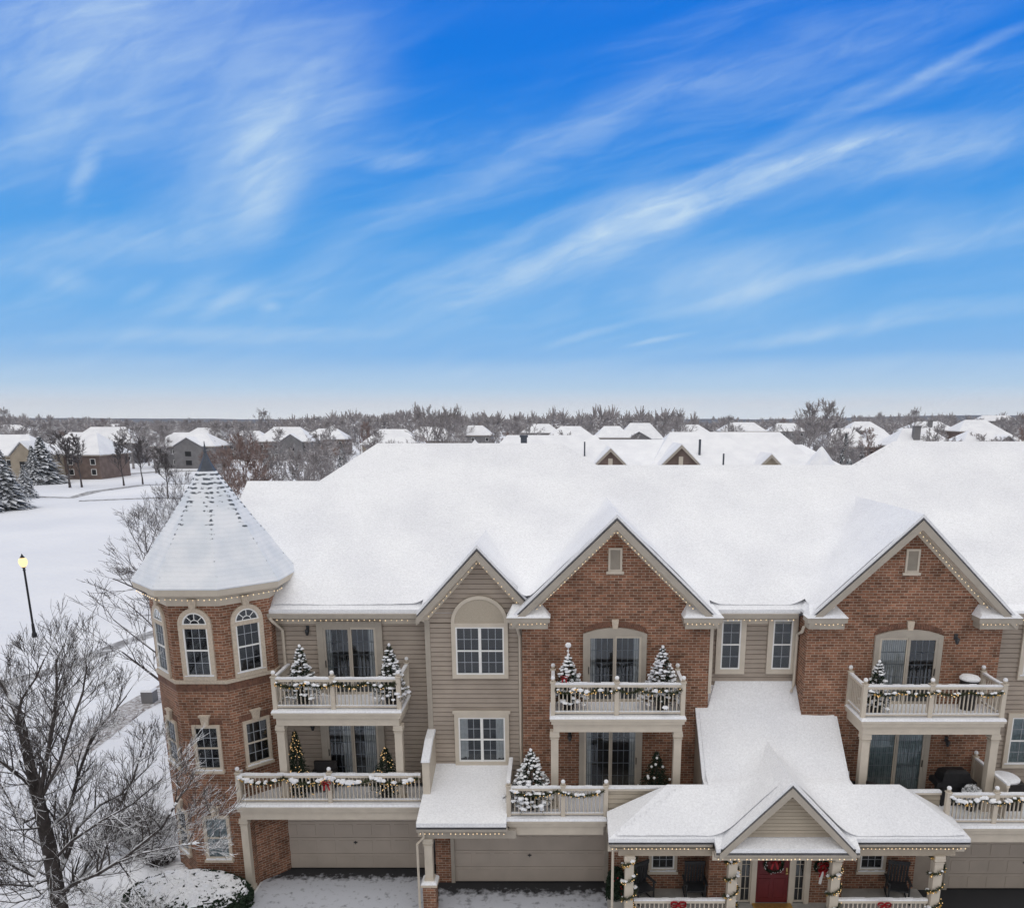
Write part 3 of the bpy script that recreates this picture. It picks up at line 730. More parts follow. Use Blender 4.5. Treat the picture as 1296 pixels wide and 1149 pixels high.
for k in (-1, 0, 1):
    c, n = tface(k); r = Vector((0, 0, 1)).cross(n)
    off = r*(.0 if k else 0)
    window(c+Vector((0,0,7.24))+off, n, .74, 1.62, arch=True, nc=3, nr=2, casing=.13, m='stone', key=True, sill=False, seed=k+2, name='arched_window')
    window(c+Vector((0,0,4.19))+off, n, .74, 1.40, nc=3, nr=2, casing=.06, m='stone', frame_m='trim', key=True, seed=k+6)
    if k < 1: window(c+Vector((0,0,1.10))+off, n, .74, 1.42, nc=3, nr=2, casing=.06, m='stone', frame_m='trim', key=True, seed=k+9, curtain=2 if k == 0 else 0, cm='curtain_blue')
    mb = MB()       # brick relieving course over the square windows
    for z in (4.19+1.40+.06, 1.10+1.42+.06):
        mb.M = frame(c+Vector((0, 0, z)), n)
        for i in range(13):
            x = -.52+i*.08
            if abs(x+.04) < .15: continue
            mb.box(x+.004, x+.074, 0, .20, .001, .012)
    mb.build('brick_lintel', 'arch_brick', B)
P = [Vector(p) for p in oct_(Rc+.34, 9.72)]
string_lights([P[3], P[4], P[5], P[6], P[7], P[7].lerp(P[0], .3)], 'string of warm bulbs running round the cornice of the corner tower')

# ---------------------------------------------------------------- windows and doors in the walls
window((gcx,YG,6.95), SOUTH, 1.52, 1.56, units=2, nc=3, nr=2, casing=.13, m='trim', sill=False, seed=21, curtain=0, snow=False, name='paired_window')
mb = MB(); mb.M = frame((gcx,YG-.037,8.64), SOUTH); k = 20; r = .89     # blind half-round panel over it
mb.prism([(r*cos(pi*i/k), r*.98*sin(pi*i/k), 0) for i in range(k+1)], [(r*cos(pi*i/k), r*.98*sin(pi*i/k), .05) for i in range(k+1)]); ap = mb.build('arch_panel', 'stucco', B)
mb = MB(); mb.M = frame((gcx,YG-.037,8.64), SOUTH)
for i in range(k):
    q = [((rr)*cos(pi*j/k), rr*.98*sin(pi*j/k)) for rr, j in ((r-.11, i), (r, i), (r, i+1), (r-.11, i+1))]
    mb.prism([(x, y, .051) for x, y in q], [(x, y, .078) for x, y in q])
mb.build('arch_trim', 'trim', ap)
wl = window((gcx,YG,3.98), SOUTH, 1.50, 1.52, units=2, nc=3, nr=2, casing=.13, m='trim', seed=22, curtain=1, name='paired_window', sill=False, snow=False)
mb = MB(); mb.box(gcx-.93, gcx+.93, YG-.12, YG-.072, 5.63, 5.74); mb.build('head_trim', 'trim', wl)
patio_door((-6.62,Y1,6.12), SOUTH, 1.68, 2.28, 'left', 4, casing=.20, head=.20, m='trim_grey', seed=3)
patio_door((-6.72,Y1,3.07), SOUTH, 1.68, 2.35, 'left', 5, casing=.20, head=.16, m='trim_grey', seed=4)
patio_door((1.80,Y2,6.12), SOUTH, 1.68, 2.18, 'left', 4, casing=.15, head=.06, arched=True, seed=5)
patio_door((1.72,Y2,3.07), SOUTH, 1.72, 2.35, 'right', 4, casing=.15, head=.14, seed=6)
patio_door((10.85,Y3,6.12), SOUTH, 1.80, 2.18, 'right', 2, casing=.15, head=.06, arched=True, seed=7, grid=True)
patio_door((10.80,Y3,3.07), SOUTH, 1.80, 2.35, 'right', 1, casing=.15, head=.14, seed=8, cm='curtain_blue')
for x, sd_ in (((5.08+6.05)/2, 31), ((6.73+7.68)/2, 32)):
    window((x,YR,7.00), SOUTH, .62, 1.64, nc=2, nr=2, casing=.16, m='trim', kind='double', seed=sd_, name='narrow_window', sill=False, snow=False, curtain=0)
window((15.15,Y4,6.98), SOUTH, 1.0, 1.66, nc=3, nr=2, casing=.14, seed=33, name='window', sill=False)
window((15.05,Y4,3.98), SOUTH, 1.0, 1.60, nc=3, nr=2, casing=.14, seed=34, name='window', curtain=2, cm='curtain_blue', sill=False)
# gable vents
for x, y, z in ((1.77,Y2,10.33),(10.72,Y3,10.33)):
    mb = MB(); mb.M = frame((x,y,z), SOUTH); rect_ring(mb, -.21, .21, 0, .72, .06, 0, .05); mb.box(-.27, .27, -.08, 0, 0, .07); mb.box(-.15, .15, .06, .66, 0, .012)
    v = mb.build('gable_vent', 'trim', B)
    mb = MB(); mb.M = frame((x,y,z), SOUTH)
    for i in range(11): yy = .07+i*.054; mb.face([(-.15,yy,.045),(.15,yy,.045),(.15,yy+.05,.015),(-.15,yy+.05,.015)])
    mb.build('louvre', 'trim_grey', v)

# ---------------------------------------------------------------- roofs
def roof_part(name, polys, th=.13, sub='shingle', inset=0):
    """snow-covered roof: snow sheet with a shingle layer below it"""
    a = MB(); b = MB()
    for p in polys:
        b.slab([(x, y, z-.07) for x, y, z in p], .066); a.slab(p, th)
    r = a.build(name, 'roof_snow', B); b.build('shingle_layer', sub, r); return r
sM = .667
zr = lambda y, e=24.0, z=EZ: z+sM*(y-e)
main = [[(-11.4,24,zr(24)),(24,24,zr(24)),(24,31.4,zr(31.4)),(13.1,31.4,zr(31.4)),(11.1,30.15,zr(30.15)),(1.5,30.15,zr(30.15)),(.2,31.3,zr(31.3)),(-6.97,31.3,zr(31.3)),(-8.75,29.35,zr(29.35)),(-11.4,29.35,zr(29.35))]]
def tri_main():
    # split the concave sheet into convex strips by x
    cuts = [(-11.4,-8.75,29.35,29.35),(-8.75,-6.97,29.35,31.3),(-6.97,.2,31.3,31.3),(.2,1.5,31.3,30.15),(1.5,11.1,30.15,30.15),(11.1,13.1,30.15,31.4),(13.1,24,31.4,31.4)]
    P = []
    for x0, x1, ya, yb in cuts:
        # main eave is higher set back where the bays push through
        P.append([(x0,24,zr(24)),(x1,24,zr(24)),(x1,yb,zr(yb)),(x0,ya,zr(ya))])
    bk = lambda y, yr: zr(yr)-sM*(y-yr)
    P += [[(-11.4,29.35,zr(29.35)),(-8.75,29.35,zr(29.35)),(-8.75,38.6,zr(29.35)-sM*9.25),(-11.4,38.6,zr(29.35)-sM*9.25)],
          [(-8.75,29.35,zr(29.35)),(-6.97,31.3,zr(31.3)),(-8.75,33.25,zr(29.35))],
          [(-6.97,31.3,zr(31.3)),(.2,31.3,zr(31.3)),(.2,38.9,zr(31.3)-sM*7.6),(-6.97,38.9,zr(31.3)-sM*7.6)],
          [(-8.75,33.25,zr(29.35)),(-6.97,31.3,zr(31.3)),(-6.97,38.9,zr(31.3)-sM*7.6),(-8.75,38.9,zr(29.35)-sM*5.65)],
          [(.2,31.3,zr(31.3)),(1.5,30.15,zr(30.15)),(1.5,38.9,zr(30.15)-sM*8.75),(.2,38.9,zr(31.3)-sM*7.6)],
          [(1.5,30.15,zr(30.15)),(11.1,30.15,zr(30.15)),(11.1,38.9,zr(30.15)-sM*8.75),(1.5,38.9,zr(30.15)-sM*8.75)],
          [(11.1,30.15,zr(30.15)),(13.1,31.4,zr(31.4)),(13.1,38.9,zr(31.4)-sM*7.5),(11.1,38.9,zr(30.15)-sM*8.75)],
          [(13.1,31.4,zr(31.4)),(24,31.4,zr(31.4)),(24,38.9,zr(31.4)-sM*7.5),(13.1,38.9,zr(31.4)-sM*7.5)]]
    return P
mroof = roof_part('roof', tri_main())
# roof pipes
for px, py, hh in ((779,650,.10),(1129,650,.12)):
    d = ray(px, py); t = (EZ-sM*24+.13-H)/(d.z-sM*d.y); p = Vector((d.x*t, d.y*t, H+d.z*t))
    mb = MB(); mb.tube([p-Vector((0,0,.15)), p+Vector((0,0,hh))], .06, 8, True); mb.build('vent_pipe', 'dark_metal', mroof)
def gable_roof(cx, hw, yf, zf, sl, rev=.0, yb_clip=None):
    """two steep planes running back from a front gable into the main roof"""
    za = zf+sl*hw; ybk = 24+(za-EZ)/sM; yv = 24+(zf-EZ)/sM
    yv = max(yv, yf+.2)
    polys = []
    for s in (-1, 1):
        polys.append([(cx+s*hw, yf, zf), (cx, yf, za), (cx, ybk, za), (cx+s*hw, yv, zf)] if s > 0 else [(cx, yf, za), (cx-hw, yf, zf), (cx-hw, yv, zf), (cx, ybk, za)])
    r = roof_part('gable_roof', polys, .10)
    # rake boards: outer fascia, soffit and frieze
    mb = MB()
    for s in (-1, 1):
        a = Vector((cx+s*(hw+.02), yf-.02, zf-.09)); b = Vector((cx, yf-.02, za-.09)); d = Vector((0, 0, -.24))
        q = [a+d*.95, a, b, b+d*1.15]
        mb.prism([(v.x, yf-.035, v.z) for v in q], [(v.x, yf, v.z) for v in q])
    mb.build('rake_board', 'trim_grey', r)
    mb = MB()
    for s in (-1, 1):
        q = [Vector((cx+s*hw, 0, zf-.34)), Vector((cx+s*hw, 0, zf-.10)), Vector((cx, 0, za-.10)), Vector((cx, 0, za-.36))]
        ww = -.02
        w_ = wall_y[0]
        # soffit
        mb.face([(cx+s*hw, yf, zf-.30), (cx+s*hw, w_, zf-.30), (cx, w_, za-.32), (cx, yf, za-.32)])
        # frieze on the wall
        q2 = [(cx+s*(hw-.22), zf-.32), (cx+s*(hw-.02), zf-.26), (cx, za-.30), (cx, za-.52)]
        mb.prism([(x, w_-.045, z) for x, z in q2], [(x, w_, z) for x, z in q2])
    mb.build('soffit', 'trim', r)
    return r, za
wall_y = [YG]
gr, za = gable_roof(gcx, 1.9, 23.62, 8.96, 1.10)
string_lights([(gcx-1.62,23.85,8.86),(gcx,23.85,za-.40),(gcx+1.45,23.85,9.06)], 'string of warm bulbs under the snowy rake of the smallest siding gable')
wall_y = [Y2]
gr, za = gable_roof(1.77, 3.12, 23.25, 8.95, .985)
string_lights([(1.77-2.65,23.5,8.98),(1.77,23.5,za-.40),(1.77+2.65,23.5,8.98)], 'string of warm bulbs along the rakes of the middle brick gable', spacing=.15)
wall_y = [Y3]
gr, za = gable_roof(10.72, 3.10, 23.05, 9.0, .985)
string_lights([(10.72-2.7,23.3,8.98),(10.72,23.3,za-.40),(10.72+2.7,23.3,8.98)], 'string of warm bulbs along the rakes of the right brick gable', spacing=.15)
# cornice returns with snow on them
def cornice_return(x0, x1, yf, yw, z, label, lit=True):
    mb = MB(); mb.box(x0+.06, x1-.06, yf+.06, yw, z-.36, z-.16); mb.box(x0, x1, yf, yw, z-.16, z); r = mb.build('cornice_return', 'trim_grey', B)
    mb = MB(); mb.prism([(x0-.02,yf-.03,z+.002),(x1+.02,yf-.03,z+.002),(x1+.02,yw,z+.002),(x0-.02,yw,z+.002)], [(x0+.06,yf+.03,z+.09),(x1-.08,yf+.03,z+.09),(x1-.25,yw,z+.32),(x0+.15,yw,z+.32)]); mb.build('snow', 'snow', r)
    string_lights([(x0+.06,yf+.03,z-.15),(x1-.08,yf+.03,z-.15)], label, spacing=.13, drop=.06)
def snow_field(name, x0, x1, y0, y1, st, zf, inside, parent, amp=.035, sc=.9, lift=.026, edge=.35):
    """wind-rounded snow lying over several roof planes: one smooth height field"""
    nx, ny = int((x1-x0)/st), int((y1-y0)/st); mb = MB(); idx = {}
    me_v = []; me_f = []
    for i in range(nx+1):
        for j in range(ny+1):
            x, y = x0+(x1-x0)*i/nx, y0+(y1-y0)*j/ny
            if not inside(x, y): continue
            nz = noise.noise(Vector((x*sc, y*sc, 4.2)))+.5*noise.noise(Vector((x*sc*2.7, y*sc*2.7, 9.1)))
            idx[(i, j)] = len(me_v); me_v.append((x, y, zf(x, y)+lift+amp*max(-.4, nz)))
    for i in range(nx):
        for j in range(ny):
            q = [(i, j), (i+1, j), (i+1, j+1), (i, j+1)]
            if all(k in idx for k in q): me_f.append([idx[k] for k in q])
    me = bpy.data.meshes.new(name); me.from_pydata(me_v, [], me_f); me.materials.append(M['roof_snow']); me.polygons.foreach_set('use_smooth', [True]*len(me_f)); me.update()
    o = bpy.data.objects.new(name, me); C.objects.link(o); o.parent = parent; o.matrix_parent_inverse = wmat(parent).inverted(); return o
def smax(a, b, k=.22):
    h = max(k-abs(a-b), 0)/k; return max(a, b)+h*h*k*.25
GB = [(gcx, 1.9, 23.62, 8.96, 1.10), (1.77, 3.12, 23.25, 8.95, .985), (10.72, 3.10, 23.05, 9.0, .985)]
def z_main(x, y):
    z = zr(y)+.13
    for cx, hw, yf, zf, sl in GB:
        u = sqrt((x-cx)**2+.03)          # rounded crest
        z = smax(z, zf+sl*(hw-u)+.10, .5)
    return z
def in_main(x, y):
    yr = 29.35 if x < -8.75 else 29.35+(x+8.75)*1.09 if x < -6.97 else 31.3 if x < .2 else 31.3-(x-.2)*.885 if x < 1.5 else 30.15 if x < 11.1 else min(31.4, 30.15+(x-11.1)*.62)
    if y > yr-.04: return False
    if y > 24.03: return True
    return any(abs(x-cx) < hw-.05 and y > yf+.03 and 8.9+sl*0 < zf+sl*(hw-abs(x-cx)) for cx, hw, yf, zf, sl in GB)
snow_field('snow', -11.35, 23.9, 23.1, 31.4, .13, z_main, in_main, mroof)
cornice_return(-1.52, -.22, 23.22, Y2, 8.98, 'short string of warm bulbs on the left cornice return of the middle brick gable')
cornice_return(3.85, 5.05, 23.22, Y2, 8.98, 'short string of warm bulbs on the right cornice return of the middle brick gable')
cornice_return(7.55, 8.75, 23.02, Y3, 9.02, 'short string of warm bulbs on the left cornice return of the right brick gable')
cornice_return(12.72, 14.0, 23.02, Y3, 9.02, 'short string of warm bulbs on the right cornice return of the right brick gable')
# eaves with gutter
def eave(x0, x1, yf, yw, z, label, parent=B, drop=.22, frieze=.0, m='trim_grey', lit=True, sp=.17):
    mb = MB(); rot_profile(mb, [(yf,z-.15),(yf-.02,z-.02),(yf-.02,z),(yf+.13,z),(yf+.13,z-.15)], x0, x1)
    e = mb.build('gutter', m, parent)
    mb = MB(); mb.box(x0, x1, yf+.13, yw, z-.17, z-.145); mb.box(x0, x1, yw-.05, yw-.002, z-.42, z-.171); mb.build('soffit', 'trim', e)
    if lit: string_lights([(x0+.05,yf+.02,z-.17),(x1-.05,yf+.02,z-.17)], label, spacing=sp, drop=.04)
    return e
ev = eave(-9.25, gcx-1.95, 23.96, Y1, 8.92, 'string of warm bulbs under the eave above the left upper balcony')
ev = eave(5.05, 7.55, 23.96, YR, 8.92, 'string of warm bulbs under the eave above the two narrow windows')
ev = eave(14.0, 24, 23.45, Y4, 9.05, 'string of warm bulbs under the eave at the right edge of the photo')
mb = MB(); mb.prism([(14.0,23.43,9.06),(24,23.43,9.06),(24,24.1,9.1),(14.0,24.1,9.1)], [(14.0,23.45,9.14),(24,23.45,9.14),(24,24.1,9.2),(14.0,24.1,9.2)]); mb.build('snow', 'snow', ev)
# downspouts
def downspout(pts, w=.05):
    mb = MB(); mb.tube(pts, w, 6, True); return mb.build('downspout', 'trim', B)
downspout([(-9.0,23.95,8.8),(-8.92,24.0,8.66),(-8.75,24.32,8.3),(-8.75,24.32,6.0)])
downspout([(-1.25,23.6,8.6),(-1.22,23.7,8.45),(xb0-.07,23.9,8.2),(xb0-.07,23.9,3.9)])
downspout([(xc0-.09,23.6,8.6),(xc0-.09,23.75,8.4),(xc0-.09,24.2,8.2),(xc0-.09,24.2,6.5),(xc0-.22,24.0,6.35)])
mb = MB(); mb.box(xb1-.02, xb1+.08, Y2-.02, Y2+.1, 6.4, 8.6); mb.build('corner_board', 'trim', B)

# ---------------------------------------------------------------- balconies
def ball(mb, x, y, z, r=.075):
    mb.lathe([(.001,z-r),(r*.7,z-r*.7),(r,z),(r*.7,z+r*.7),(.001,z+r)], x, y, 8)
def railing(name, p0, p1, z, h, parent, newels=(), solid=False, sp=.12):
    """rail between two plan points; posts at the fractions in newels"""
    p0 = Vector((p0[0], p0[1], 0)); p1 = Vector((p1[0], p1[1], 0)); d = p1-p0; ln = d.length; d.normalize(); n = Vector((d.y, -d.x, 0))
    Fm = frame(p0+Vector((0,0,z)), n)
    if frame(p0, n).col[0].xyz.dot(d) < 0: Fm = frame(p0+Vector((0,0,z)), -n)
    a = MB(); a.M = Fm
    a.box(0, ln, h-.09, h-.01, -.045, .045); a.box(0, ln, .09, .15, -.03, .03)
    if solid: a.box(0, ln, .15, h-.09, -.015, .015)
    else:
        k = max(2, int(ln/sp))
        for i in range(k):
            x = ln*(i+.5)/k; a.box(x-.016, x+.016, .15, h-.09, -.016, .016)
    r = a.build(name, 'trim', parent)
    s = MB(); s.M = Fm; R = random.Random(int(ln*100))
    k = max(2, int(ln/.2))
    for i in range(k):
        h0 = h+.03+R.uniform(0, .025); s.box(ln*i/k, ln*(i+1)/k, h-.008, h0, -.05, .05)
    s.build('snow', 'snow', r); s = MB(); s.M = Fm; s.box(.03, ln-.03, .151, .175, -.032, .032); s.build('snow', 'snow', r)
    for f in newels:
        q = MB(); q.M = Fm; x = ln*f; q.box(x-.065, x+.065, .0, h+.05, -.065, .065); q.box(x-.085, x+.085, h+.05, h+.08, -.085, .085)
        nb = q.build('newel_post', 'trim', r)
        c = Fm @ Vector((x, h+.15, 0)); b = MB(); b.use('trim'); ball(b, c.x, c.y, c.z, .065); b.use('snow'); ball(b, c.x, c.y, c.z+.045, .07); b.build('post_cap', None, nb)
    return r
def deck(x0, x1, yf, yw, z, th=.45, xl=None, xr=None, over=.08, snow_rows=True):
    mb = MB(); mb.box(x0+.10, x1-.10, yf+.10, yw, z-th, z-.19); mb.box(x0+.04, x1-.04, yf+.04, yw, z-.19, z-.07); mb.box(x0, x1, yf, yw, z-.07, z); b = mb.build('balcony', 'trim', B)
    s = MB(); s.prism([(x0-.01,yf-.01,z+.002),(x1+.01,yf-.01,z+.002),(x1+.01,yw-.05,z+.002),(x0-.01,yw-.05,z+.002)], [(x0+.02,yf+.03,z+.07),(x1-.02,yf+.03,z+.07),(x1-.02,yw-.1,z+.05),(x0+.02,yw-.1,z+.05)]); s.build('snow', 'snow', b)
    mb = MB(); mb.box(x0+.12, x1-.12, yf+.12, yw, z-th-.012, z-th-.002); mb.build('ceiling', 'soffit', b)
    return b
def column(x, y, z0, z1, w=.23, parent=B, name='column', m='trim'):
    mb = MB(); h = w/2; mb.box(x-h, x+h, y-h, y+h, z0, z1); mb.box(x-h-.035, x+h+.035, y-h-.035, y+h+.035, z1-.16, z1-.10); mb.box(x-h-.025, x+h+.025, y-h-.025, y+h+.025, z1-.10, z1-.001)
    mb.box(x-h-.02, x+h+.02, y-h-.02, y+h+.02, z1-.24, z1-.21); mb.box(x-h-.03, x+h+.03, y-h-.03, y+h+.03, z0+.001, z0+.14)
    return mb.build(name, m, parent)
# unit 1, third floor
ux0, ux1 = at(345,899,Y=22.9).x, at(509,899,Y=22.9).x
b1 = deck(ux0, ux1, 22.75, Y1, 6.1)
railing('railing', (ux0+.09,22.95), (ux1-.09,22.95), 6.12, 1.02, b1, (0, .47, 1))
railing('railing', (ux0+.09,23.02), (ux0+.09,24.38), 6.12, 1.02, b1)
railing('railing', (ux1-.09,23.02), (ux1-.09,24.38), 6.12, 1.02, b1, (1,))
column(at(357,940,Y=22.95).x, 23.0, 3.1, 5.64); column(at(505,940,Y=22.95).x, 23.0, 3.1, 5.64)
# unit 1, second floor
lx0, lx1 = at(299,1019,Y=22.67).x, at(534,1019,Y=22.67).x
b2 = deck(lx0, lx1, 22.57, 24.0, 3.05, .48)
railing('railing', (lx0+.09,22.78), (lx1-.02,22.78), 3.07, .98, b2, (0, .5))
railing('railing', (lx0+.09,22.85), (lx0+.09,23.6), 3.07, .98, b2, (1,))
lcol = column(at(312,1060,Y=22.85).x, 22.85, .0, 2.56, .22)
# solid wing wall between the balcony and the shed roof
wx = at(540,990,Y=22.7).x
mb = MB(); mb.prism([(wx-.11,22.62,2.9),(wx-.11,24.0,2.9),(wx-.11,24.0,5.02),(wx-.11,23.4,4.92),(wx-.11,22.62,4.55)], [(wx+.11,22.62,2.9),(wx+.11,24.0,2.9),(wx+.11,24.0,5.02),(wx+.11,23.4,4.92),(wx+.11,22.62,4.55)])
ww = mb.build('parapet', 'trim', B)
mb = MB(); mb.prism([(wx-.14,22.58,4.54),(wx+.14,22.58,4.54),(wx+.14,23.4,4.93),(wx-.14,23.4,4.93)], [(wx-.12,22.6,4.62),(wx+.12,22.6,4.62),(wx+.12,23.4,5.0),(wx-.12,23.4,5.0)])
mb.prism([(wx-.14,23.4,4.93),(wx+.14,23.4,4.93),(wx+.14,24.0,5.03),(wx-.14,24.0,5.03)], [(wx-.12,23.4,5.0),(wx+.12,23.4,5.0),(wx+.12,24.0,5.09),(wx-.12,24.0,5.09)]); mb.build('snow', 'snow', ww)
# unit 2, third floor
vx0, vx1 = at(696,908,Y=22.34).x, at(868,908,Y=22.34).x
b3 = deck(vx0, vx1, 22.24, Y2, 6.1)
railing('railing', (vx0+.09,22.44), (vx1-.09,22.44), 6.12, 1.02, b3, (0, .49, 1))
railing('railing', (vx0+.09,22.5), (vx0+.09,23.68), 6.12, 1.02, b3, (1,))
railing('railing', (vx1-.09,22.5), (vx1-.09,23.68), 6.12, 1.02, b3, (1,))
column(at(702,950,Y=22.45).x, 22.5, 3.1, 5.64); column(at(857,950,Y=22.45).x, 22.5, 3.1, 5.64)
# unit 2, second floor
mx0, mx1, mx2 = at(640,1037,Y=21.78).x, at(768,1037,Y=21.78).x, 4.35
b4 = deck(mx0, mx1, 21.68, Y2, 3.05, .50)
mb = MB(); mb.box(mx1, mx2, 21.80, Y2, 2.6, 3.05); mb.build('deck_extension', 'trim', b4)
railing('railing', (mx0+.09,21.9), (mx1-.03,21.9), 3.07, .98, b4, (0, .56, 1))
siding_poly('side_panel', (mx1+.02,21.93,3.07), SOUTH, mx2-mx1, 0, .9, m='siding_light', parent=b4)
mb = MB(); mb.box(mx1+.02, mx2, 21.85, 22.0, 3.96, 4.03); pr = mb.build('parapet_cap', 'trim', b4)
mb = MB(); mb.box(mx1+.02, mx2, 21.84, 22.0, 4.032, 4.08); mb.build('snow', 'snow', pr)
mb = MB(); mb.prism([(mx0+.02,22.0,3.0),(mx0+.02,Y2,3.0),(mx0+.02,Y2,4.15),(mx0+.02,22.0,4.05)], [(mx0+.12,22.0,3.0),(mx0+.12,Y2,3.0),(mx0+.12,Y2,4.15),(mx0+.12,22.0,4.05)]); ps = mb.build('parapet', 'trim', B)
mb = MB(); mb.prism([(mx0,21.98,4.06),(mx0+.14,21.98,4.06),(mx0+.14,Y2,4.16),(mx0,Y2,4.16)], [(mx0+.01,21.98,4.13),(mx0+.13,21.98,4.13),(mx0+.13,Y2,4.22),(mx0+.01,Y2,4.22)]); mb.build('snow', 'snow', ps)
# unit 3, third floor
tx0, tx1 = at(1089,912,Y=22.15).x, at(1272,912,Y=22.15).x
b5 = deck(tx0, tx1, 22.05, Y3, 6.1)
railing('railing', (tx0+.09,22.25), (tx1-.09,22.25), 6.12, 1.02, b5, (0, .48, 1))
railing('railing', (tx0+.09,22.3), (tx0+.09,23.48), 6.12, 1.02, b5, (1,))
railing('railing', (tx1-.09,22.3), (tx1-.09,23.48), 6.12, 1.02, b5, (1,))
column(at(1093,960,Y=22.25).x, 22.3, 3.1, 5.64); column(at(1255,960,Y=22.25).x, 22.3, 3.1, 5.64)
# unit 3, second floor
nx0, nx1 = at(1196,1047,Y=21.35).x, 17.5
b6 = deck(nx0, nx1, 21.25, Y3, 3.05, .50)
railing('railing', (nx0+.05,21.47), (nx1,21.47), 3.07, .98, b6, (0, .24, .48, .72, 1))
mb = MB(); mb.box(8.9, nx0, 21.80, Y3, 2.6, 3.05); mb.build('deck_extension', 'trim', b6)
siding_poly('side_panel', (8.9,21.85,3.07), SOUTH, nx0-8.9, 0, .82, m='siding_light', parent=b6)
mb = MB(); mb.box(8.9, nx0, 21.77, 21.92, 3.87, 3.94); pr = mb.build('parapet_cap', 'trim', b6)
mb = MB(); mb.box(8.9, nx0, 21.76, 21.92, 3.942, 3.99); mb.build('snow', 'snow', pr)
# slanted divider rail at the right edge
railing('railing', (13.35,21.5), (13.35,23.4), 3.07, 1.25, b6, (1,), solid=True)

# ---------------------------------------------------------------- ground floor
def garage(x0, x1, y, z1, seed):
    mb = MB(); c = .12
    mb.box(x0-c, x0, y-.03, y+.05, 0, z1+c); mb.box(x1, x1+c, y-.03, y+.05, 0, z1+c); mb.box(x0, x1, y-.03, y+.05, z1, z1+c)
    d = mb.build('garage_door', 'trim_grey', B)
    mb = MB(); k = 4; hh = z1/k
    for j in range(k):
        mb.box(x0+.002, x1-.002, y+.03, y+.07, j*hh+.006, (j+1)*hh-.006)
        n = 8
        for i in range(n):
            w = (x1-x0)/n; mb.box(x0+i*w+.07, x0+(i+1)*w-.07, y+.018, y+.03, j*hh+.10, (j+1)*hh-.10)
    mb.build('door_leaf', 'garage', d)
    mb = MB(); cx = (x0+x1)/2; mb.box(cx-.06, cx+.06, y-.005, y+.017, z1*.42, z1*.42+.035); mb.box(cx-.012, cx+.012, y-.012, y+.017, z1*.42-.04, z1*.42+.07); mb.build('handle', 'dark_metal', d)
    mb = MB(); mb.box(x0, x1, y+.0, y+.06, .001, .05); mb.build('weather_strip', 'black', d)
g1a, g1b = at(358,1090,Y=24.0).x, at(545,1090,Y=24.0).x
g2a, g2b = at(576,1100,Y=23.2).x, at(765,1100,Y=23.2).x
g3a = at(1199,1110,Y=22.8).x
garage(g1a, g1b, 24.0, 2.35, 1); garage(g2a, g2b, 23.2, 2.35, 2); garage(g3a, g3a+4.88, 22.8, 2.3, 3)
mb = MB()
mb.face([(-9.78,24.0,0),(g1a-.12,24.0,0),(g1a-.12,24.0,3.0),(-9.78,24.0,3.0)]); mb.face([(g1a-.12,24.0,2.47),(g1b+.5,24.0,2.47),(g1b+.5,24.0,3.0),(g1a-.12,24.0,3.0)])
mb.face([(-9.78,22.98,0),(-9.78,24.0,0),(-9.78,24.0,2.57),(-9.78,22.98,2.57)])
mb.face([(-10.3,22.98,0),(-9.78,22.98,0),(-9.78,22.98,2.57),(-10.3,22.98,2.57)])
xl2 = at(552,1100,Y=23.2).x
mb.face([(xl2,23.2,0),(g2a-.12,23.2,0),(g2a-.12,23.2,3.0),(xl2,23.2,3.0)]); mb.face([(g2a-.12,23.2,2.47),(g2b+.12,23.2,2.47),(g2b+.12,23.2,3.0),(g2a-.12,23.2,3.0)])
mb.face([(g2b+.12,23.2,0),(1.75,23.2,0),(1.75,23.2,3.0),(g2b+.12,23.2,3.0)]); mb.face([(xl2,24.1,0),(xl2,23.2,0),(xl2,23.2,3.0),(xl2,24.1,3.0)])
mb.face([(g3a-.12,22.8,2.42),(g3a+6,22.8,2.42),(g3a+6,22.8,2.7),(g3a-.12,22.8,2.7)])
split_build(mb, 'brick_wall', 'brick', B)
mb = MB(); mb.box(11.35, g3a-.125, 22.78, 22.9, 0, 2.7); mb.build('siding_panel', 'siding', B)
# shed roof over the pier
sx0, sx1 = at(527,1045,Y=21.5).x, at(640,1045,Y=21.5).x
sr = roof_part('shed_roof', [[(sx0,21.45,2.98),(sx1+.02,21.45,2.98),(sx1+.02,23.98,3.75),(sx0+.05,23.98,3.75)]], .13)
eave(sx0, sx1+.05, 21.47, 21.75, 2.95, 'string of warm bulbs under the low shed roof beside the pier', parent=sr, sp=.13)
mb = MB(); mb.box(sx0+.12, sx1+.3, 21.65, 23.2, 2.50, 2.77); mb.build('beam', 'trim_grey', sr)
mb = MB(); mb.box(sx0+.1, sx1+.05, 21.65, 23.19, 2.772, 2.80); mb.build('ceiling', 'soffit', sr)
px0 = at(545,1130,Y=21.75).x
mb = MB(); mb.box(px0-.20, px0+.20, 21.55, 21.95, 0, .92); pier = mb.build('brick_pier', 'brick', B)
mb = MB(); mb.box(px0-.25, px0+.25, 21.5, 22.0, .92, 1.0); mb.build('pier_cap', 'stone', pier)
mb = MB(); mb.prism([(px0-.25,21.5,1.002),(px0+.25,21.5,1.002),(px0+.25,22.0,1.002),(px0-.25,22.0,1.002)], [(px0-.20,21.54,1.08),(px0+.20,21.54,1.08),(px0+.20,21.96,1.08),(px0-.20,21.96,1.08)]); mb.build('snow', 'snow', pier)
column(px0, 21.75, 1.01, 2.5, .24, pier)
downspout([(sx0+.18,21.5,2.85),(sx0+.20,21.55,2.6),(px0-.30,21.5,2.4),(px0-.30,21.5,.15)], .04)
downspout([(1.60,20.5,2.95),(1.62,20.65,2.7),(1.62,20.65,.1)], .04)

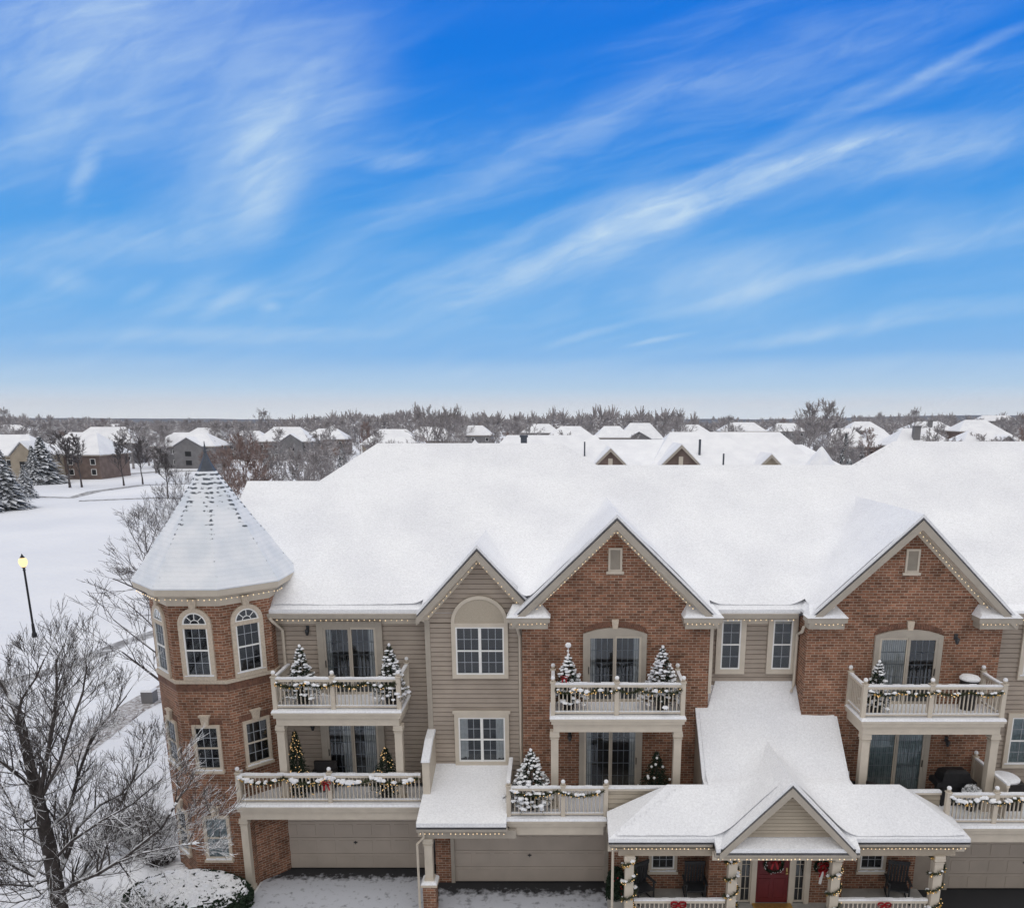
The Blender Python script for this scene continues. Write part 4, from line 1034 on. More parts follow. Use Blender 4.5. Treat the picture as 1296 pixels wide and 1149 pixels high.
# ---------------------------------------------------------------- entrance porch
def poly_roof(name, polys, **k): return roof_part(name, polys, **k)
PYf, PYb, PZ, PZb = 20.38, 21.74, 3.10, 4.11
pxl, pxr = 1.47, 11.80
XL, XR = 4.40, 8.85        # upper roof sides
gx, ghw = 6.50, 1.90
sP = (PZb-PZ)/(PYb-PYf)
porch = poly_roof('porch_roof', [
    [(pxl,PYf,PZ),(pxr,PYf,PZ),(10.23,PYb,PZb),(3.30,PYb,PZb)],
    [(pxl,PYf,PZ),(3.30,PYb,PZb),(pxl+.03,PYb,PZ+.12)],
    [(pxr,PYf,PZ),(pxr-.03,PYb,PZ+.12),(10.23,PYb,PZb)],
    [(XL,PYb,PZb),(XR,PYb,PZb),(XR,22.12,PZb+.02),(XL,22.12,PZb+.02)],
    [(gx-ghw-.12,20.02,2.98),(gx+ghw+.12,20.02,2.98),(gx+ghw+.12,20.62,3.22),(gx-ghw-.12,20.62,3.22)]], th=.12)
up = poly_roof('entrance_roof', [[(XL,22.0,4.08),(XR,22.0,4.08),(XR,23.72,5.80),(XL,23.72,5.80)],[(xb1+.02,23.72,5.80),(sx-.02,23.72,5.80),(sx-.35,24.38,6.46),(xb1+.35,24.38,6.46)]], th=.13)
for x in (XL+.06, XR-.06):
    mb = MB(); mb.box(x-.03, x+.03, 22.0, 23.68, 3.0, 3.98); mb.prism([(x-.03,22.0,3.981),(x-.03,23.68,3.981),(x-.03,23.68,5.65)], [(x+.03,22.0,3.981),(x+.03,23.68,3.981),(x+.03,23.68,5.65)]); mb.build('roof_side', 'siding', up)
# jagged drifts of snow in the inner corners
sn = MB(); R = random.Random(4)
for s, xx in ((1, xb1+.04), (-1, sx-.04)):
    for i in range(7):
        t = i/7; y = 23.75+t*.62; z = 5.83+t*.62; sn.box(min(xx, xx+s*(.10+.05*i)), max(xx, xx+s*(.10+.05*i)), y, y+.085, z-.1, z+.09)
sn.build('snow', 'snow', up)
# entrance gable
ze = 3.03; gsl2 = 1.06; zap = ze+ghw*gsl2; yb_ = 24.4-(6.48-zap)
GF = 20.02; polys = [[(gx,GF,zap),(gx-ghw,GF,ze),(gx-ghw,20.4,ze),(gx-.98,21.74,ze+.97),(gx-.95,22.05,ze+1.0),(gx,yb_,zap)], [(gx+ghw,GF,ze),(gx,GF,zap),(gx,yb_,zap),(gx+.95,22.05,ze+1.0),(gx+.98,21.74,ze+.97),(gx+ghw,20.4,ze)]]
eg = poly_roof('entrance_gable_roof', polys, th=.10)
siding_poly('gable_wall', (gx-ghw,20.42,3.16), SOUTH, 2*ghw, 0, 1.84, lambda z: z/gsl2+.06, lambda z: 2*ghw-z/gsl2-.06, m='siding_light', parent=eg, pitch=.11)
def z_porch(x, y):
    z = min(PZ+(PZb-PZ)/(PYb-PYf)*(min(y, PYb)-PYf), PZ+.05+(x-pxl)*.60, PZ+.05+(pxr-x)*.70)+.13
    if XL < x < XR: z = smax(z, 6.48-(24.4-y)+.13, .3)
    return smax(z, zap-gsl2*sqrt((x-gx)**2+.03)+.12, .45)
snow_field('snow', pxl+.06, pxr-.06, 20.42, 23.7, .09, z_porch, lambda x, y: (y < PYb-.02 and PZ+(x-pxl)*.60 > PZ+.0 and z_porch(x, y) > PZ and (abs(x-gx) > .0)) and (y-PYf)*.98 < (x-pxl)*.58+.04 and (y-PYf)*.98 < (pxr-x)*.68+.04 or (XL+.04 < x < XR-.04 and y < 23.68), porch, amp=.03, sc=1.3, lift=.03)
mb = MB()
for s in (-1, 1):
    q = [(gx+s*(ghw+.02), ze-.30), (gx+s*(ghw+.02), ze-.08), (gx, zap-.08), (gx, zap-.33)]
    mb.prism([(x, GF-.035, z) for x, z in q], [(x, GF, z) for x, z in q])
mb.build('rake_board', 'trim_grey', eg)
mb = MB()
for s in (-1, 1): mb.face([(gx+s*ghw,GF,ze-.10),(gx+s*ghw,20.42,ze-.10),(gx,20.42,zap-.10),(gx,GF,zap-.10)])
mb.build('soffit', 'trim', eg)
string_lights([(gx-1.60,20.2,3.20),(gx,20.2,zap-.30),(gx+1.60,20.2,3.20)], 'string of warm bulbs inside the small tan gable over the red front door', spacing=.15, bulb=.022)
eave(pxl, gx-ghw-.15, 20.40, 20.68, 3.09, 'string of warm bulbs under the left half of the porch eave', parent=porch, sp=.115)
eave(gx+ghw+.15, pxr, 20.40, 20.68, 3.09, 'string of warm bulbs under the right half of the porch eave', parent=porch, sp=.115)
eave(gx-ghw-.15, gx+ghw+.15, 20.04, 20.4, 2.97, 'string of warm bulbs under the centre of the porch eave above the red door', parent=porch, sp=.115)
mb = MB(); mb.box(pxl+.2, pxr-.2, 20.5, 22.5, 2.80, 2.84); mb.box(pxl+.3, pxr-.3, 20.54, 20.74, 2.58, 2.80); mb.build('porch_ceiling', 'soffit', B)
mb = MB(); mb.box(pxl+.1, pxr-.3, 20.36, 22.5, 0, .24); mb.build('porch_floor', 'concrete', B)
DY = 21.75
mb = MB(); mb.face([(1.75,22.5,.2),(4.66,22.5,.2),(4.66,22.5,2.7),(1.75,22.5,2.7)]); mb.face([(4.66,22.5,.2),(4.66,DY,.2),(4.66,DY,2.7),(4.66,22.5,2.7)])
mb.face([(4.66,DY,.2),(5.45,DY,.2),(5.45,DY,2.7),(4.66,DY,2.7)]); mb.face([(7.75,DY,.2),(8.8,DY,.2),(8.8,DY,2.7),(7.75,DY,2.7)]); mb.face([(8.8,DY,.2),(8.8,22.5,.2),(8.8,22.5,2.7),(8.8,DY,2.7)])
mb.face([(8.8,22.5,.2),(11.35,22.5,.2),(11.35,22.5,2.7),(8.8,22.5,2.7)]); mb.face([(1.75,23.2,0),(1.75,22.5,0),(1.75,22.5,3.0),(1.75,23.2,3.0)])
mb.face([(5.45,DY,2.45),(7.75,DY,2.45),(7.75,DY,2.7),(5.45,DY,2.7)])
split_build(mb, 'brick_wall', 'brick', B)
window((3.35,22.5,.98), SOUTH, .72, 1.25, nc=3, nr=2, casing=.09, seed=41); window((9.95,22.5,.98), SOUTH, .72, 1.25, nc=3, nr=2, casing=.09, seed=42)
# front door with sidelights
dxc = 6.63
mb = MB(); mb.M = frame((dxc,DY,.24), SOUTH)
for x0, x1 in ((-1.15,-1.0),(-.66,-.50),(.50,.66),(1.0,1.15)): mb.box(x0, x1, 0, 2.2, -.05, .06)
mb.box(-1.15, 1.15, 2.2, 2.4, -.05, .06)
door = mb.build('front_door', 'trim', B)
mb = MB(); mb.M = frame((dxc,DY,.24), SOUTH); mb.box(-.5, .5, .02, 2.2, -.04, .0)
for x0, x1 in ((-.42,-.05),(.05,.42)):
    for y0, y1 in ((.15,.85),(.95,2.05)): rect_ring(mb, x0, x1, y0, y1, .04, .0005, .014)
leaf = mb.build('door_leaf', 'red_door', door)
mb = MB(); mb.M = frame((dxc,DY,.24), SOUTH); mb.box(.40, .45, 1.0, 1.22, .001, .03); mb.tube([(.425,1.06,.03),(.425,1.06,.08)], .03, 8, True); mb.build('handle', 'brass', leaf)
for s in (-1, 1):
    mb = MB(); mb.M = frame((dxc+s*.83,DY,.24), SOUTH); rect_ring(mb, -.17, .17, .05, 2.2, .045, -.04, .02); muntins(mb, -.125, .125, .095, 2.15, 2, 5, -.012, .022)
    sd_ = mb.build('sidelight', 'trim', door)
    mb = MB(); mb.M = frame((dxc+s*.83,DY,.24), SOUTH); mb.face([(-.13,.09,-.015),(.13,.09,-.015),(.13,2.16,-.015),(-.13,2.16,-.015)]); mb.build('glass', 'glass', sd_)
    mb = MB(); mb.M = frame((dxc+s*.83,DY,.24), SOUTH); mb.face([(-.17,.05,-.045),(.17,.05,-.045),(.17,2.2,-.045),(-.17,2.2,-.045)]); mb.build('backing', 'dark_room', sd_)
mb = MB(); mb.box(dxc-.6, dxc+.6, DY-.35, DY-.06, .242, .27); mb.build('threshold', 'gold', door)
pcx = [at(796,1110,Y=20.62).x, at(926,1110,Y=20.62).x, at(1056,1110,Y=20.62).x, at(1184,1110,Y=20.62).x]
for x in pcx: column(x, 20.62, .24, 2.60, .25)
railing('porch_railing', (pcx[0]+.16,20.62), (pcx[1]-.16,20.62), .24, .86, B, sp=.13); railing('porch_railing', (pcx[2]+.16,20.62), (pcx[3]-.16,20.62), .24, .86, B, sp=.13)

# ================================================================== trees
def grow(mb, p, d, ln, r, lvl, rng, up=.25, spread=.75, nch=(3, 5), segs=3, wob=.16, ratio=.62, sides=(7,5,4,3,3,3), rmin=.008, depth=0, mat_=None, tips=None):
    pts = [Vector(p)]; rad = [r]; d = Vector(d).normalized(); dirs = [d]
    for i in range(segs):
        d = (d+Vector((rng.uniform(-wob, wob), rng.uniform(-wob, wob), rng.uniform(-wob, wob)+up*.25))).normalized()
        pts.append(pts[-1]+d*ln/segs); rad.append(max(rmin*.7, r*(1-.55*(i+1)/segs))); dirs.append(d)
    mb.tube(pts, rad, sides[min(depth, 5)])
    sprout(mb, pts, rad, ln, lvl, rng, up, spread, nch, segs, wob, ratio, sides, rmin, depth, tips)
def sprout(mb, pts, rad, ln, lvl, rng, up=.25, spread=.75, nch=(3, 5), segs=3, wob=.16, ratio=.62, sides=(7,5,4,3,3,3), rmin=.008, depth=0, tips=None, start=.3):
    if lvl <= 0:
        if tips is not None: tips.append(pts[-1])
        return
    k = rng.randint(*nch); n = len(pts)-1
    for j in range(k):
        t = start+(1-start)*(j+rng.uniform(.1, .9))/k if j < k-1 else 1.0
        f = t*n; i = min(int(f), n-1); q = pts[i].lerp(pts[i+1], f-i); rr = rad[i]+(rad[i+1]-rad[i])*(f-i)
        dd = (pts[i+1]-pts[i]).normalized(); a = rng.uniform(0, 2*pi); perp = dd.orthogonal().normalized(); perp = Matrix.Rotation(a, 3, dd) @ perp
        s = spread*rng.uniform(.6, 1.2) if t < 1 else spread*.3
        nd = (dd+perp*s+Vector((0, 0, up*rng.uniform(.3, 1)))).normalized()
        grow(mb, q, nd, ln*ratio*rng.uniform(.75, 1.2)*(1.1-.35*t), max(rmin, rr*.62), lvl-1, rng, up, spread, nch, max(2, segs-1), wob, ratio, sides, rmin, depth+1, tips=tips)

def bare_tree_mesh(seed, h, crown, lvl=4, trunk_r=.13, vase=.75, limbs=7, clear=.22, m='bark_far', rmin=.02, nch=(4, 6), up=.14, name='bare_tree'):
    """root empty with trunk and crown meshes, origin at the ground"""
    R = random.Random(seed)
    a = MB(); tr = [Vector((0,0,-.1))]; rd = [trunk_r*1.35]
    for i in range(1, 6): tr.append(Vector((R.uniform(-.03, .03)*h*i/5, R.uniform(-.03, .03)*h*i/5, h*.72*i/5))); rd.append(trunk_r*(1-.17*i))
    a.tube(tr, rd, 7)
    b = MB()
    for j in range(limbs):
        t = clear+(.98-clear)*(j/limbs)**.9; f = t*5; i = min(4, int(f)); q = tr[i].lerp(tr[i+1], f-i); an = j*2.4+R.uniform(-.5, .5)
        d = Vector((cos(an)*vase, sin(an)*vase, .9+.5*t)); ll = crown*(1.0-.45*t)*R.uniform(.75, 1.0)*(.62 if t < .9 else .5)
        grow(b, q, d, ll, rd[i]*.5, lvl-1, R, up, .80, nch, 3, .17, .56, rmin=rmin, depth=1)
    for q_ in range(3): grow(b, tr[-1], (R.uniform(-.5,.5), R.uniform(-.5,.5), .8), h*.19, rd[-1]*.7, lvl-1, R, up*.5, .8, nch, 3, .2, .6, rmin=rmin, depth=1)
    return a, b
def tree_proto(name, seed, h, crown, **k):
    m = k.get('m', 'bark_far'); a, b = bare_tree_mesh(seed, h, crown, **k)
    r = empty(name, (0,0,0)); a.build('trunk', m, r); b.build('crown', m, r); return r
protos = {}
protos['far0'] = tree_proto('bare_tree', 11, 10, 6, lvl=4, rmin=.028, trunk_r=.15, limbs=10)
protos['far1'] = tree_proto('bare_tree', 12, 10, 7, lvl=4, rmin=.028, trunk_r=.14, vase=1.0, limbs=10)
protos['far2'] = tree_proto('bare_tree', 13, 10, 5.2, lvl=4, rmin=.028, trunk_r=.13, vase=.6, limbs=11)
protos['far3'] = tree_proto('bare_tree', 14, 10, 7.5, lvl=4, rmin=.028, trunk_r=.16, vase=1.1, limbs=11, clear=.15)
protos['red'] = tree_proto('bare_tree', 15, 10, 6, lvl=4, rmin=.024, trunk_r=.15, vase=.7, limbs=9, m='bark_red', clear=.3)
protos['mid'] = tree_proto('bare_tree', 16, 10, 8, lvl=4, rmin=.011, trunk_r=.13, vase=1.0, limbs=14, m='bark', clear=.10, nch=(4, 5))
protos['mid2'] = tree_proto('bare_tree', 26, 10, 8, lvl=4, rmin=.011, trunk_r=.11, vase=.85, limbs=14, m='bark', clear=.10, nch=(4, 5))
protos['young'] = tree_proto('bare_tree', 17, 10, 6, lvl=4, rmin=.03, trunk_r=.16, vase=.7, limbs=9, m='bark', clear=.35)
used = set()
def place(kind, px, Y, h, label, group=None, rot=None, cat='tree', wide=1.0, x=None):
    src = protos[kind]
    if kind not in used: o = src; used.add(kind)
    else: o = copy_tree(src)
    X = at(px, 640, Y=Y).x if x is None else x
    o.location = (X, Y, 0); s = h/10; o.scale = (s*wide, s*wide, s); R = random.Random(int(px*7+Y)); o.rotation_euler = (0, 0, R.uniform(0, 6.28) if rot is None else rot)
    return tag(o, label, cat, group)

# --- the big near tree at the left, its main limbs taken from the photograph
def near_tree():
    root = empty('bare_tree', (-14.4, 19.9, 0), 'large bare tree with snow lying on its branches, nearest the camera at the lower left', 'tree')
    R = random.Random(3); Pp = lambda L_: [at(x, y if y > 930 else 930-(930-y)*.62, Y=d) for x, y, d in L_]
    base = at(84, 1198, Y=19.9); base.z = -.05
    trunk = [base]+Pp([(76,1149,19.9),(62,1070,19.85),(48,1010,19.9),(36,960,20.0),(26,900,20.1),(12,850,20.3),(-6,800,20.5)])
    tr = [.26,.21,.185,.155,.13,.10,.07,.04]
    a = MB(); a.tube(trunk, tr, 10); a.build('trunk', 'bark_snow', root, smooth=True)
    limbs = [([(74,1132,19.9),(96,1116,19.6),(124,1103,19.2),(160,1084,18.8),(205,1048,18.4),(232,1000,18.2)],.085),
             ([(150,1090,18.9),(185,1078,18.6),(222,1070,18.3),(258,1066,18.1)],.04),
             ([(100,1113,19.5),(140,1098,19.9),(180,1078,20.2),(215,1058,20.4),(240,1040,20.5)],.045),
             ([(78,1100,19.9),(84,1085,20.1),(101,1046,20.5),(124,1020,20.8),(155,1004,21.0),(190,968,21.2)],.075),
             ([(60,1050,19.85),(84,1026,20.2),(98,975,20.5),(116,930,20.8),(140,890,21.0),(160,850,21.2)],.07),
             ([(55,1046,19.85),(54,1007,19.5),(60,962,19.3),(68,900,19.1),(72,840,19.0),(71,775,19.0)],.085),
             ([(54,1007,19.5),(75,960,19.1),(92,905,18.9),(101,850,18.8),(110,790,18.8)],.05),
             ([(46,1003,19.9),(24,985,19.4),(-2,965,19.0),(-30,930,18.7)],.07),
             ([(62,1075,19.85),(45,1105,19.3),(20,1098,18.9),(-20,1072,18.5),(-60,1050,18.1)],.06),
             ([(66,1110,19.9),(40,1120,19.3),(12,1118,18.8),(-30,1120,18.4)],.055),
             ([(66,1118,19.9),(48,1136,19.2),(20,1140,18.6),(-15,1138,18.2)],.045),
             ([(33,945,20.0),(20,905,19.6),(30,860,19.4),(48,815,19.3),(56,775,19.3)],.055),
             ([(28,915,20.1),(4,880,20.6),(-10,840,21)],.05),
             ([(38,965,20),(60,935,20.5),(66,890,20.9),(76,850,21.2),(86,810,21.4)],.05),
             ([(66,1090,19.9),(92,1060,19.3),(130,1035,18.9),(165,1015,18.6),(205,985,18.3)],.06),
             ([(95,1117,19.6),(120,1080,20.1),(140,1040,20.4),(170,985,20.7),(182,940,20.9)],.06),
             ([(52,1030,19.9),(30,1040,20.5),(8,1010,20.9),(-10,975,21.2)],.05),
             ([(90,1120,19.7),(118,1128,19.2),(150,1140,18.9),(178,1160,18.7)],.035)]
    TP = []
    for i in range(len(trunk)-1):
        for k in range(12): TP.append(trunk[i].lerp(trunk[i+1], k/12))
    done = list(TP)
    for pts, r in limbs:
        b = MB(); P = Pp(pts); n = len(P)
        near = min(done, key=lambda q: (q-P[0]).length); P.insert(0, near); n += 1
        for i in range(n-1):
            for k in range(4): done.append(P[i].lerp(P[i+1], k/4))
        for i in range(2, n-1): P[i] += Vector((R.uniform(-.05, .05), R.uniform(-.08, .08), R.uniform(-.05, .05)))
        rad = [max(.016, r*(1-.72*i/(n-1))) for i in range(n)]; b.tube(P, rad, 7)
        ln = sum((P[i+1]-P[i]).length for i in range(n-1))
        for j in range(int(5+ln*2.7)):
            t = .14+.86*(j+R.random())/int(5+ln*2.7); f = min(t, .999)*(n-1); i = int(f); q = P[i].lerp(P[i+1], f-i); dd = (P[i+1]-P[i]).normalized()
            perp = Matrix.Rotation(R.uniform(0, 6.28), 3, dd) @ dd.orthogonal().normalized()
            nd = (dd*.9+perp*R.uniform(.45, .95)+Vector((0, 0, R.uniform(-.05, .35)))).normalized()
            grow(b, q, nd, R.uniform(.75, 1.45)*(1.15-.4*t), max(.009, rad[i]*.5), 3, R, .17, .76, (3, 5), 4, .13, .66, (7,5,4,3,3,3), .0055, 1)
        o = b.build('branch', 'bark_snow', root)
    # blobs of snow and dead leaves caught at twig ends by the tower
    s = MB()
    for k in (0, 1, 2, 3, 14, 15):
        E = Pp(limbs[k][0])
        for i in range(5): p = E[-2].lerp(E[-1], R.uniform(.2, 1))+Vector((0,0,.02)); s.blob(p, R.uniform(.025, .05), R, 6, 4, .3, .7)
    s.build('snow', 'snow', root)
near_tree()

place('mid2', 203, 38, 8.9, 'bare dark tree just left of the round tower, half hidden behind it', rot=.4, wide=1.35)
place('mid', 181, 60, 8.8, 'bare tree whose crown rises left of the tower roof slope', rot=1.4, wide=1.1)
place('mid2', 212, 74, 9.2, 'slim bare tree directly behind the left slope of the tower roof', rot=2.2, wide=.8)
place('mid', 232, 98, 9, 'bare tree on the snow just left of the tower spire', rot=.2)
place('red', 310, 84, 13.2, 'tallest reddish brown tree behind the left end of the main roof', rot=.5, wide=.95)
place('red', 334, 92, 12.2, 'reddish brown tree second behind the left end of the main roof', rot=2.5, wide=.9)
place('red', 292, 105, 11.2, 'reddish brown tree just right of the tower spire', rot=4.1)
place('far1', 352, 88, 11.2, 'grey bare tree behind the low left ridge, right of the reddish ones', rot=3.3)
place('far0', 381, 94, 11.5, 'dark grey bare tree above the middle of the low left ridge', rot=1.3)
place('far2', 402, 100, 10.8, 'narrow grey bare tree above the right end of the low left ridge', rot=.3)
place('young', 92, 173, 12.2, 'spreading young tree in front of the brick house at the field edge', rot=.9, wide=1.15)
place('young', 107, 174, 11.5, 'thin young tree second in the row in front of the brick house', rot=2.9)
place('young', 160, 178, 11, 'young street tree with round crown by the parked car', rot=4)
place('young', 184, 182, 10.5, 'young street tree right of the one by the parked car', rot=5)
place('young', 214, 150, 9.8, 'young tree on the snow left of the tower spire', rot=1)
place('far3', 545, 170, 17.5, 'tall twiggy tree rising above the main ridge, left of a close pair', rot=.7, wide=.85)
place('far3', 569, 172, 17.2, 'tall twiggy tree rising above the main ridge, right of a close pair', rot=3.9, wide=.85)
place('far3', 1019, 175, 18.2, 'tall bare tree breaking the skyline right of centre, left stem', rot=1.9, wide=.85)
place('far3', 1041, 178, 18.6, 'tall bare tree breaking the skyline right of centre, right stem', rot=5.2, wide=.85)
place('red', 1291, 190, 18, 'brownish tall tree at the right edge of the photo', rot=1, wide=.9)
place('far1', 857, 260, 17.5, 'bare tree standing above the back building ridge near the middle', rot=2, wide=.9)
place('far1', 1147, 330, 19, 'round bare tree on the skyline above the far houses at right', rot=2.4, wide=.8)
place('far1', 342, 330, 18.5, 'round pale bare tree on the skyline above the reddish trees', rot=.4, wide=.8)
place('far1', 22, 420, 20, 'broad bare tree on the skyline at the far left', rot=.4, wide=1)
SECT = [(60, 'above the spruces at left edge'), (150, 'above the brick house at left'), (232, 'left of the tower spire'), (300, 'right of the tower spire'), (372, 'above the low left ridge'), (450, 'beside the left roof hip'), (530, 'above the main ridge\'s left end'),
 (620, 'near the close pair of tall trees'), (750, 'above the back building, left part'), (850, 'above the gap in the back roofs'), (985, 'above the back building, right part'), (1080, 'in the gap round the small turret'), (1160, 'above the left end of the right ridge'), (1240, 'above the right main ridge'), (1400, 'at the right edge above the ridge')]
far_list = []
R = random.Random(77); n = 0
def blocked(px, Y):
    if px < 250 and Y < 205: return True
    if 60 < px < 330 and 205 <= Y < 218: return True
    if 590 < px < 1060 and Y < 140: return True
    if 430 < px < 1080 and Y < 118: return True
    if px > 1080 and Y < 130: return True
    return False
band = []
while n < 170:
    px = R.uniform(-15, 1310); Y = math.exp(R.uniform(math.log(120), math.log(620)))
    if blocked(px, Y): continue
    h = R.uniform(7.5, 12.5) if Y < 250 else R.uniform(9, 16)
    if Y > 380: h = R.uniform(10, 16)
    kd = R.choice(['far0','far1','far2','far3']) if R.random() < .93 else 'red'
    far_list.append((px, Y, kd, place(kd, px, Y, h, None, 'bare trees among the distant houses', wide=R.uniform(.95, 1.4)))); n += 1
for i in range(46):
    px = R.uniform(-12, 320); Y = R.uniform(222, 520)
    if 60 < px < 330 and Y < 232: continue
    kd = R.choice(['far0','far1','far3']); far_list.append((px, Y, kd, place(kd, px, Y, R.uniform(10, 14.5), None, 'bare trees among the distant houses', wide=R.uniform(1.1, 1.5))))
far_list.sort(key=lambda t: t[0]); cnt = {}
for px, Y, kd, o in far_list:
    sec = next(s for s in SECT if px < s[0])[1]; row = 'nearer' if Y < 220 else 'middle' if Y < 380 else 'farthest'
    k = cnt[(sec, row, kd == 'red')] = cnt.get((sec, row, kd == 'red'), -1)+1
    o['label'] = f"{ORD[k]} {'brownish' if kd == 'red' else 'grey'} tree from left, {row} row, {sec}" 

# --- spruces
def spruce_proto(seed, m, h=10, w=3.2):
    R = random.Random(seed); root = empty('spruce_tree', (0,0,0)); a = MB(); a.tube([(0,0,0),(0,0,h*.97)], [.18, .03], 6); a.build('trunk', 'bark', root)
    b = MB(); lay = 30
    for i in range(lay):
        t = i/lay; z = .25+t*(h-.4); r = w*(1-t)**.85*R.uniform(.85, 1.1)+.12; k = int(9+13*(1-t))
        for j in range(k):
            an = 2*pi*(j+R.random())/k; rr = r*R.uniform(.7, 1.08); dr = Vector((cos(an), sin(an), 0)); sd = Vector((-sin(an), cos(an), 0))
            for q in range(5):
                s0 = rr*(.25+.75*q/5); wd = (.20+.10*r)*R.uniform(.8, 1.3)*(1.1-q*.13); p = dr*s0+Vector((0,0,z-.22*s0+R.uniform(-.12, .12)))
                tip = dr*(s0+rr*.28)+Vector((0,0,z-.26*(s0+rr*.28)+R.uniform(-.1, .15)))
                b.face([p+sd*wd, tip+sd*R.uniform(-.2, .2), p-sd*wd, p-dr*.1+Vector((0,0,.12))], [(0,0)]*4)
                b.face([p+sd*wd*.6, p-sd*wd*.6, p-Vector((0,0,.3+.1*R.random()))+dr*.1], [(0,0)]*3)
    b.build('foliage', m, root); return root
protos['spruce'] = spruce_proto(5, 'spruce_far'); protos['spruce'].name = 'spruce_tree'
for px, Y, h, wd, lb in ((8,132,10.2,1.35,'dark snow-dusted spruce at the left edge of the field'),(-22,127,9,1.2,'spruce cut off by the left frame edge'),(62,184,11,1.5,'tall broad blue spruce in front of the brick house'),
     (36,150,6.5,1.1,'short snow-dusted spruce between the two big ones at left'),(50,181,9,1.1,'spruce against the tan house, partly behind the broad one'),(1070,150,7.5,1.5,'dark spruce in the gap right of the small snowy turret'),(1085,165,9.5,.7,'narrow spruce right of the small snowy turret'),
     (1064,172,12,.6,'thin dark spruce behind the small snowy turret'),(452,120,6,1.2,'spruce beside the raised roof hip at left of centre'),(437,200,9,.9,'spruce in front of the house with porch posts')):
    place('spruce', px, Y, h, lb, rot=px, wide=wd)

# --- far wood along the horizon: one mass
def woodland():
    R = random.Random(9); mb = MB()
    for i in range(2500):
        Y = R.uniform(420, 1100); x = R.uniform(-.95, .85)*Y; h = R.uniform(11, 16)*(1.25-Y/3000)*(1+.30*math.sin(x*.013+Y*.004)+.15*math.sin(x*.041)); w = R.uniform(3, 7)
        if noise.noise(Vector((x*.008, Y*.004, 0))) < (-.22 if x > -40 else -.5): continue
        k = 0
        for j in range(46):
            d = Vector((R.gauss(0,1), R.gauss(0,1), R.gauss(0,.9)+.25)).normalized(); c0 = Vector((x, Y, h*.56)); q = c0+Vector((d.x*w, d.y*w, d.z*h*.42))*R.uniform(.75, 1.05); p = c0+(q-c0)*R.uniform(.1, .5); s = Vector((R.uniform(.2, .6), 0, R.uniform(-.5, .5)))
            mb.face([p-s, p+s, q+s*.4, q-s*.3], [(0,0)]*4)
        mb.face([(x-.2,Y,0),(x+.2,Y,0),(x+.1,Y,h*.7),(x-.1,Y,h*.7)], [(0,0)]*4)
        for j in range(k):
            an = R.uniform(0, 6.28); z0 = h*R.uniform(.05, .55); rr = w*R.random()**.5
            p = Vector((x+cos(an)*rr*.4, Y+sin(an)*rr*.4, z0)); q = Vector((x+cos(an)*rr*1.2, Y+sin(an)*rr, min(h, z0+h*R.uniform(.2, .55)))); s = Vector((R.uniform(.25, .8), R.uniform(-.5, .5), R.uniform(-.2, .2)))
            mb.face([p-s, p+s, q+s*.25], [(0,0)]*3)
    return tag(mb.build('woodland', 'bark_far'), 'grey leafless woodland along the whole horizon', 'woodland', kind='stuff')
woodland()
# distant low hills
mb = MB(); R = random.Random(2); prev = None
for i in range(81):
    x = -2950+i*73.7; h = 6+7*max(0, noise.noise(Vector((x*.0011, 3.1, 0)))+.45)+(13 if x > 700 else 0)*min(1, abs(x-700)/400)+3*noise.noise(Vector((x*.008, 0, 0)))
    col = [(x,1700,-1),(x,1850,h*.6),(x,2100,h*.95),(x,2450,h*.9)]
    if prev:
        for j in range(3): mb.face([prev[j], col[j], col[j+1], prev[j+1]])
    prev = col
simple('hill_wood', (.10,.105,.125), .95, .3, .02)
tag(mb.build('hills', 'hill_wood'), kind='structure')

